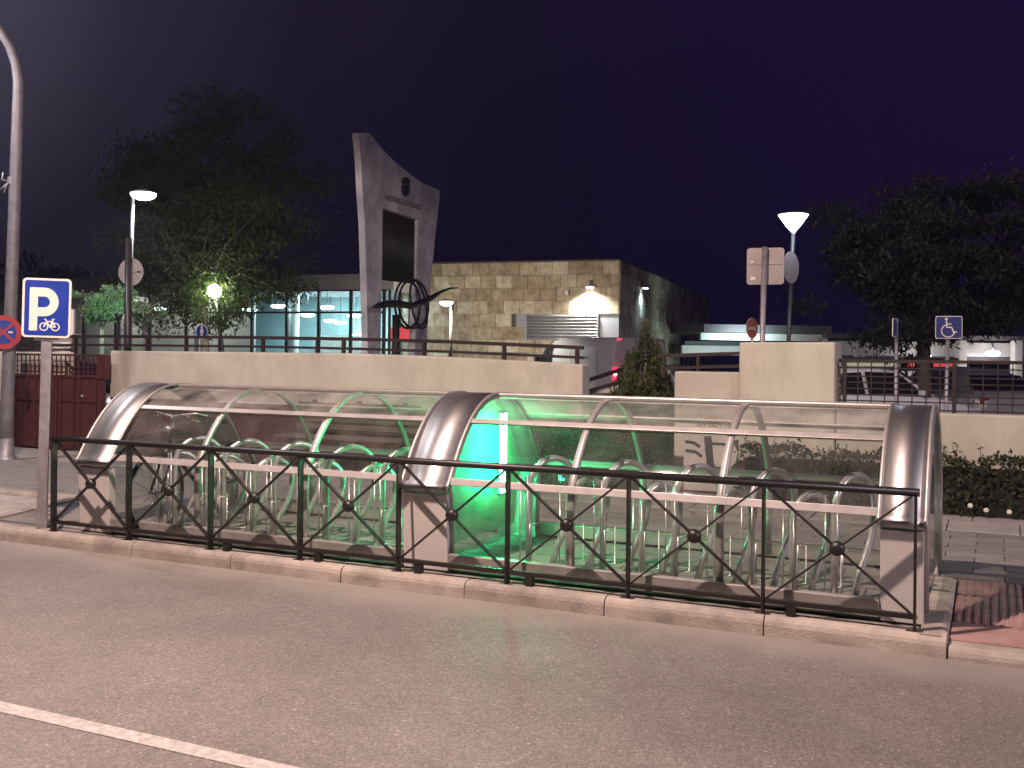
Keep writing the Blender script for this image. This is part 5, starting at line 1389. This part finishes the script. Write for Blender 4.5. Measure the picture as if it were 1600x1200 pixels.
# van, frame: +X forward, origin at ground under the rear left corner line
rl_ = H(957, 560, 30.0); phi = math.radians(24)
fwd = (FW * math.cos(phi) - RT * math.sin(phi)).normalized(); rzv = math.atan2(fwd.y, fwd.x)
right = Vector((fwd.y, -fwd.x, 0))
vloc = Vector((rl_.x, rl_.y, .02)) + right * .95
van = thing('panel_van', 'grey panel van with lit tail light on the ramp behind the wall', 'van', vloc, rzv); van.scale = (1, 1, 1.08)
def half(w, zlow, zs, ztop): return [(w * .96, zlow), (w, zlow + .18), (w, zs), (w * .97, zs + (ztop - zs) * .55), (w * .90, ztop - .10), (w * .80, ztop - .02), (w * .4, ztop), (0.02, ztop + .005)]
vst = [(0.00, half(.90, .35, 1.1, 1.90)), (.05, half(.95, .32, 1.1, 1.97)), (1.80, half(.97, .3, 1.1, 2.0)), (3.72, half(.97, .3, 1.1, 1.99)), (4.14, half(.96, .3, 1.1, 1.93)), (4.68, half(.95, .3, 1.08, 1.66)), (5.16, half(.94, .3, 1.04, 1.32)), (5.46, half(.93, .3, .95, 1.14)), (5.94, half(.88, .32, .85, 1.0)), (6.12, half(.78, .36, .7, .86))]
loft(vst).build('body', 'van', van)
for s in (-1, 1):
    MB().add([(3.96, s * .972, 1.80), (4.26, s * .962, 1.80), (5.06, s * .947, 1.26), (5.04, s * .95, 1.14), (3.96, s * .975, 1.14)], [(0, 1, 2, 3, 4)]).build('side_window', 'car_glass', van)
    MB().obox((4.86, s * 1.07, 1.36), (.06, 0, 0), (0, .09, 0), (0, 0, .13)).build('mirror', 'black_plastic', van, bevel=.02)
    MB().box(.3, 5.7, min(s * .955, s * .985), max(s * .955, s * .985), .34, .50).build('side_trim', 'black_plastic', van)
    for xx in (0.95, 5.0): wheel(van, (xx, s * .84, .33), .33)
MB().add([(4.26, .72, 1.90), (4.26, -.72, 1.90), (5.18, -.84, 1.32), (5.18, .84, 1.32)], [(0, 1, 2, 3)]).build('windscreen', 'car_glass', van)
MB().obox((-.03, 0, .40), (.06, 0, 0), (0, .93, 0), (0, 0, .13)).build('rear_bumper', 'black_plastic', van, bevel=.03)
seam = MB(); seam.box(.9, .91, .969, .974, .6, 1.7); seam.box(2.6, 2.61, .969, .974, .6, 1.7); seam.build('door_seam', 'black_plastic', van)
for s in (1, -1):
    tl = MB().obox((-.01, s * .87, 1.0), (.03, 0, 0), (0, .075, 0), (0, 0, .17)).build('tail_light', 'tail_lit', van, bevel=.02)
    if s > 0: MB().ball((-.035, .875, .98), .05, 10, 8).build('bulb', 'tail_core', tl)
MB().obox((.02, .72, 1.93), (.02, 0, 0), (0, .06, 0), (0, 0, .02)).build('high_brake_light', 'tail_lit', van)
MB().obox((-.015, .1, 1.25), (.012, 0, 0), (0, .05, 0), (0, 0, .03)).build('rear_handle', 'rimmetal', van)
MB().obox((-.012, 0, .75), (.006, 0, 0), (0, .26, 0), (0, 0, .055)).build('number_plate', 'sign_white', van)
lt_ = MB()
xx = 2.25
for k in range(9):
    w_ = random.uniform(.05, .09); hh = random.uniform(.035, .06); lt_.box(xx - w_, xx, .971, .976, 1.42 - hh / 2, 1.42 + hh / 2); xx -= w_ + .02
lt_.build('side_lettering', 'fascia', van)
lamp('POINT', 'tail_glow', (-.12, .9, 1.0), 3.0, (1, .05, .1), van, .05)

def car(label, loc_, rz, paint, lit=False):
    t = thing('parked_car', label, 'car', loc_, rz)
    def hb(w, zl, zt): return [(w * .94, zl), (w, zl + .15), (w, zt - .14), (w * .96, zt - .03), (w * .6, zt), (.02, zt + .008)]
    st = [(-2.05, hb(.62, .35, .80)), (-1.98, hb(.78, .27, .92)), (-1.4, hb(.86, .22, .97)), (-.2, hb(.88, .2, .96)), (.9, hb(.87, .2, .93)), (1.55, hb(.84, .22, .82)), (1.95, hb(.74, .27, .70)), (2.05, hb(.6, .34, .62))]
    loft(st).build('body', paint, t)
    def gh(w0, zt, w1): return [(w0, .90), (w1, zt - .06), (w1 * .85, zt - .01), (.02, zt)]
    g = [(-1.75, gh(.74, .98, .70)), (-1.35, gh(.78, 1.30, .62)), (-.9, gh(.80, 1.42, .60)), (-.1, gh(.80, 1.45, .60)), (.35, gh(.80, 1.40, .60)), (1.05, gh(.78, .96, .70))]
    cab = loft(g).build('cabin', paint, t)
    for s in (-1, 1):
        MB().add([(-1.3, s * .80, .97), (-.45, s * .815, .97), (-.45, s * .655, 1.36), (-1.0, s * .65, 1.33)], [(0, 1, 2, 3)]).build('side_window', 'car_glass', cab)
        MB().add([(-.38, s * .815, .97), (.75, s * .81, .96), (.28, s * .655, 1.35), (-.38, s * .655, 1.37)], [(0, 1, 2, 3)]).build('side_window', 'car_glass', cab)
        MB().obox((1.93, s * .56, .66), (.06, 0, 0), (0, .13, 0), (0, 0, .06)).build('headlight', 'headlight', t, bevel=.02)
        MB().obox((-2.0, s * .62, .80), (.03, 0, 0), (0, .11, 0), (0, 0, .07)).build('tail_light', 'tail_off', t, bevel=.02)
        MB().obox((.62, s * .93, 1.0), (.05, 0, 0), (0, .07, 0), (0, 0, .05)).build('mirror', paint, t, bevel=.02)
        for xx in (-1.25, 1.28): wheel(t, (xx, s * .78, .30), .30)
    MB().add([(.40, .58, 1.385), (.40, -.58, 1.385), (1.07, -.70, .975), (1.07, .70, .975)], [(0, 1, 2, 3)]).build('windscreen', 'car_glass', cab)
    MB().add([(-1.40, .58, 1.29), (-1.40, -.58, 1.29), (-1.77, -.68, 1.0), (-1.77, .68, 1.0)], [(0, 1, 2, 3)]).build('rear_window', 'car_glass', cab)
    MB().obox((2.06, 0, .42), (.012, 0, 0), (0, .26, 0), (0, 0, .055)).build('number_plate', 'sign_white', t)
    return t
def on_ground(px, D): p = H(px, 560, D); p.z = .02; return p
car('white car behind the right fence, nearest the tall cream block', on_ground(1350, 19.5), YAW + math.radians(12), 'car_white')
car('silver car behind the right fence below the wheelchair sign', on_ground(1490, 22.5), YAW + math.radians(100), 'car_silver')
car('dark car behind the maroon gate', on_ground(138, 18.5), YAW - math.radians(75), 'car_dark')
# louvred cabinet behind the gate
cbp = on_ground(92, 16.5); cab_ = thing('louvred_cabinet', 'pale louvred cabinet with a post standing behind the gate', 'cabinet', cbp, YAW)
hC = H(92, 526, 16.5).z
MB().box(-.30, .20, 0, .3, 0, hC - .02).build('body', 'sign_back', cab_, bevel=.01)
for k in range(9): MB().obox((.06, -.03, hC - .12 - k * .075), (.14, 0, 0), (0, .022, .010), (0, -.002, .006)).build('slat', 'sign_white', cab_)
MB().box(.15, .22, .02, .09, hC - .02, hC + .42).build('post', 'sign_white', cab_); MB().box(-.32, .22, -.02, .32, hC - .019, hC + .03).build('lid', 'sign_white', cab_)

# ================================================================== STATION CANOPIES ON THE RIGHT
def canopy(label, pxs, D, y_top, y_bot, depth, dirv, m='canopy'):
    pass
cdir = (RT * .985 + FW * .17).normalized(); cn = Vector((-cdir.y, cdir.x, 0))
Q0 = H(1095, 545, 47); Q0.z = .02
cpy = thing('platform_canopy', 'long pale lit platform canopy behind the right tree', 'canopy', Q0)
def ch(px, py): return HP(px, py, Q0, cdir)
def cbox(px0, px1, py0, py1, t0, t1, name, m, parent=cpy):
    a, b = ch(px0, py0), ch(px1, py0); zt_, zb_ = ch((px0 + px1) / 2, py0).z, ch((px0 + px1) / 2, py1).z
    a.z = b.z = 0
    mb = MB(); mb.prism([(0, 0), (1, 0), (1, 1), (0, 1)], lambda u, w, t: a.lerp(b, u) + cn * (t0 + (t1 - t0) * w) + UP * t, zb_, zt_)
    return mb.build(name, m, parent)
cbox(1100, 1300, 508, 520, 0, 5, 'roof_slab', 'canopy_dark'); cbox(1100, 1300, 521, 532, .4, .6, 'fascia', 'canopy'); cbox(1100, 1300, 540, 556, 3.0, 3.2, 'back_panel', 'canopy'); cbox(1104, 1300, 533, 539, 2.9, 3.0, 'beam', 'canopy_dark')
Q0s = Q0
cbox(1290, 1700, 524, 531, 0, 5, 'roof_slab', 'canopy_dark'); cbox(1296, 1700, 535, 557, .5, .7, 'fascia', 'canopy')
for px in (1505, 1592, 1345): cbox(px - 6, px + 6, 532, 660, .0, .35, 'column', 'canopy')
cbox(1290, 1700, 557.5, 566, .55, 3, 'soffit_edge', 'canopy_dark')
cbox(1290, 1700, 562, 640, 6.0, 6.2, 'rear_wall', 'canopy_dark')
def clamp_light(px, py, r, energy, label):
    p = ch(px, py) - cn * .25
    t = thing('canopy_lamp', label, 'lamp', p)
    MB().lathe([(.001, -r * .45), (r * .7, -r * .35), (r, 0), (r * .7, r * .3), (.001, r * .35)], p, 18).build('lens', 'lamp_white', t)
    MB().tube([p + UP * r * .3, p + UP * .5], .04, 6).build('stem', 'galv', t)
    lamp('POINT', 'lamp_light', p - cn * .5 - UP * .15, energy, (1, .95, .93), t, .15)
clamp_light(1546, 552, .34, 110, 'dazzling canopy lamp at the far right'); clamp_light(1446, 556, .13, 50, 'small bright canopy lamp beside the right tree trunk')
lamp('AREA', 'canopy_wash', ch(1160, 538) + cn * -.8 - UP * .1, 160, (.72, 1.0, .98), cpy, 2.0, aim=ch(1160, 530) + cn * 2 + UP * .3)
# shelter with red name band
S0 = H(1316, 560, 34); S0.z = .02
ss = thing('platform_shelter', 'dark platform shelter with red and white name bands behind the fence', 'shelter', S0)
def sh(px, py): return HP(px, py, S0, cdir)
def sbox(px0, px1, py0, py1, t0, t1, name, m, parent=ss):
    a, b = sh(px0, py0), sh(px1, py0); zt_, zb_ = sh((px0 + px1) / 2, py0).z, sh((px0 + px1) / 2, py1).z
    a.z = b.z = 0
    return MB().prism([(0, 0), (1, 0), (1, 1), (0, 1)], lambda u, w, t: a.lerp(b, u) + cn * (t0 + (t1 - t0) * w) + UP * t, zb_, zt_).build(name, m, parent)
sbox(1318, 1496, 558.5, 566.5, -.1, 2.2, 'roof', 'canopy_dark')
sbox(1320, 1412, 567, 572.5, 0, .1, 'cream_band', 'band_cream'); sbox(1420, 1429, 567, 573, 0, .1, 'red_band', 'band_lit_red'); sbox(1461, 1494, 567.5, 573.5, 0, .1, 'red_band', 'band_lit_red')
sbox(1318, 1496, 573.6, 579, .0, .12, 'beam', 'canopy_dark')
nb = sbox(1321, 1377, 579.5, 587, 0, .1, 'name_band', 'band_red'); 
tpn = sh(1352, 583.5) - cn * .012; text_on('Azuqueca', .13, tpn, cdir, -cn, 'marker_white', ss)
for a_, b_ in ((1378, 1400), (1402, 1414), (1420, 1436), (1446, 1458), (1460, 1472), (1475, 1494)): sbox(a_, b_, 580, 587.5, 0, .1, 'lit_panel', 'band_white')
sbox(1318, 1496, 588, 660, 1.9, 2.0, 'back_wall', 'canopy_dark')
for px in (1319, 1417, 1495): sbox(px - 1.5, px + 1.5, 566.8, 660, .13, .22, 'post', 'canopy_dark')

# ================================================================== PYLON
PY = H(909, 560, 170); PY.z = 0
py_ = thing('electricity_pylon', 'faint lattice electricity pylon far behind the stone block', 'pylon', PY)
hz = H(909, 245, 170).z; hb_ = H(909, 410, 170).z
rz = random.Random(2)
def leg(k, f): 
    w = (1 - f) ** 1.25 * 3.6 + .25
    return PY + RT * (w * (1 if k in (0, 1) else -1)) + FW * (w * (1 if k in (0, 2) else -1)) + UP * (hz * f)
for k in range(4): MB().tube([leg(k, f / 10) for f in range(11)], .045, 5).build('leg', 'pylon', py_)
bc = MB()
for i in range(12):
    f0, f1 = i / 12, (i + 1) / 12
    for a_, b_ in ((0, 1), (1, 3), (3, 2), (2, 0)): bc.tube([leg(a_, f0), leg(b_, f1)], .03, 4, cap=False); bc.tube([leg(b_, f0), leg(a_, f1)], .03, 4, cap=False)
bc.build('bracing', 'pylon', py_)
for f in (.70, .82, .93):
    c = PY + UP * hz * f; L = 6.5 * (1.25 - f)
    for s in (-1, 1):
        ar = MB().tube([c + RT * s * .8, c + RT * s * (L + 1.6) + UP * -.1], .045, 5, cap=False); ar.tube([c + UP * 1.0, c + RT * s * (L + 1.6)], .03, 4, cap=False); ar.build('cross_arm', 'pylon', py_)

# ================================================================== NIGHT AIR
hz_m = bpy.data.materials.new('night_air'); hz_m.use_nodes = True
n_ = hz_m.node_tree.nodes; n_.clear(); o_ = n_.new('ShaderNodeOutputMaterial'); v_ = n_.new('ShaderNodeVolumePrincipled')
v_.inputs['Color'].default_value = (0.72, 0.72, 1.0, 1); v_.inputs['Density'].default_value = 0.0009; v_.inputs['Anisotropy'].default_value = 0.65
hz_m.node_tree.links.new(v_.outputs[0], o_.inputs['Volume'])
tag(MB().box(-170, 170, -65, 260, -1.0, 45).build('haze', hz_m), kind='stuff')
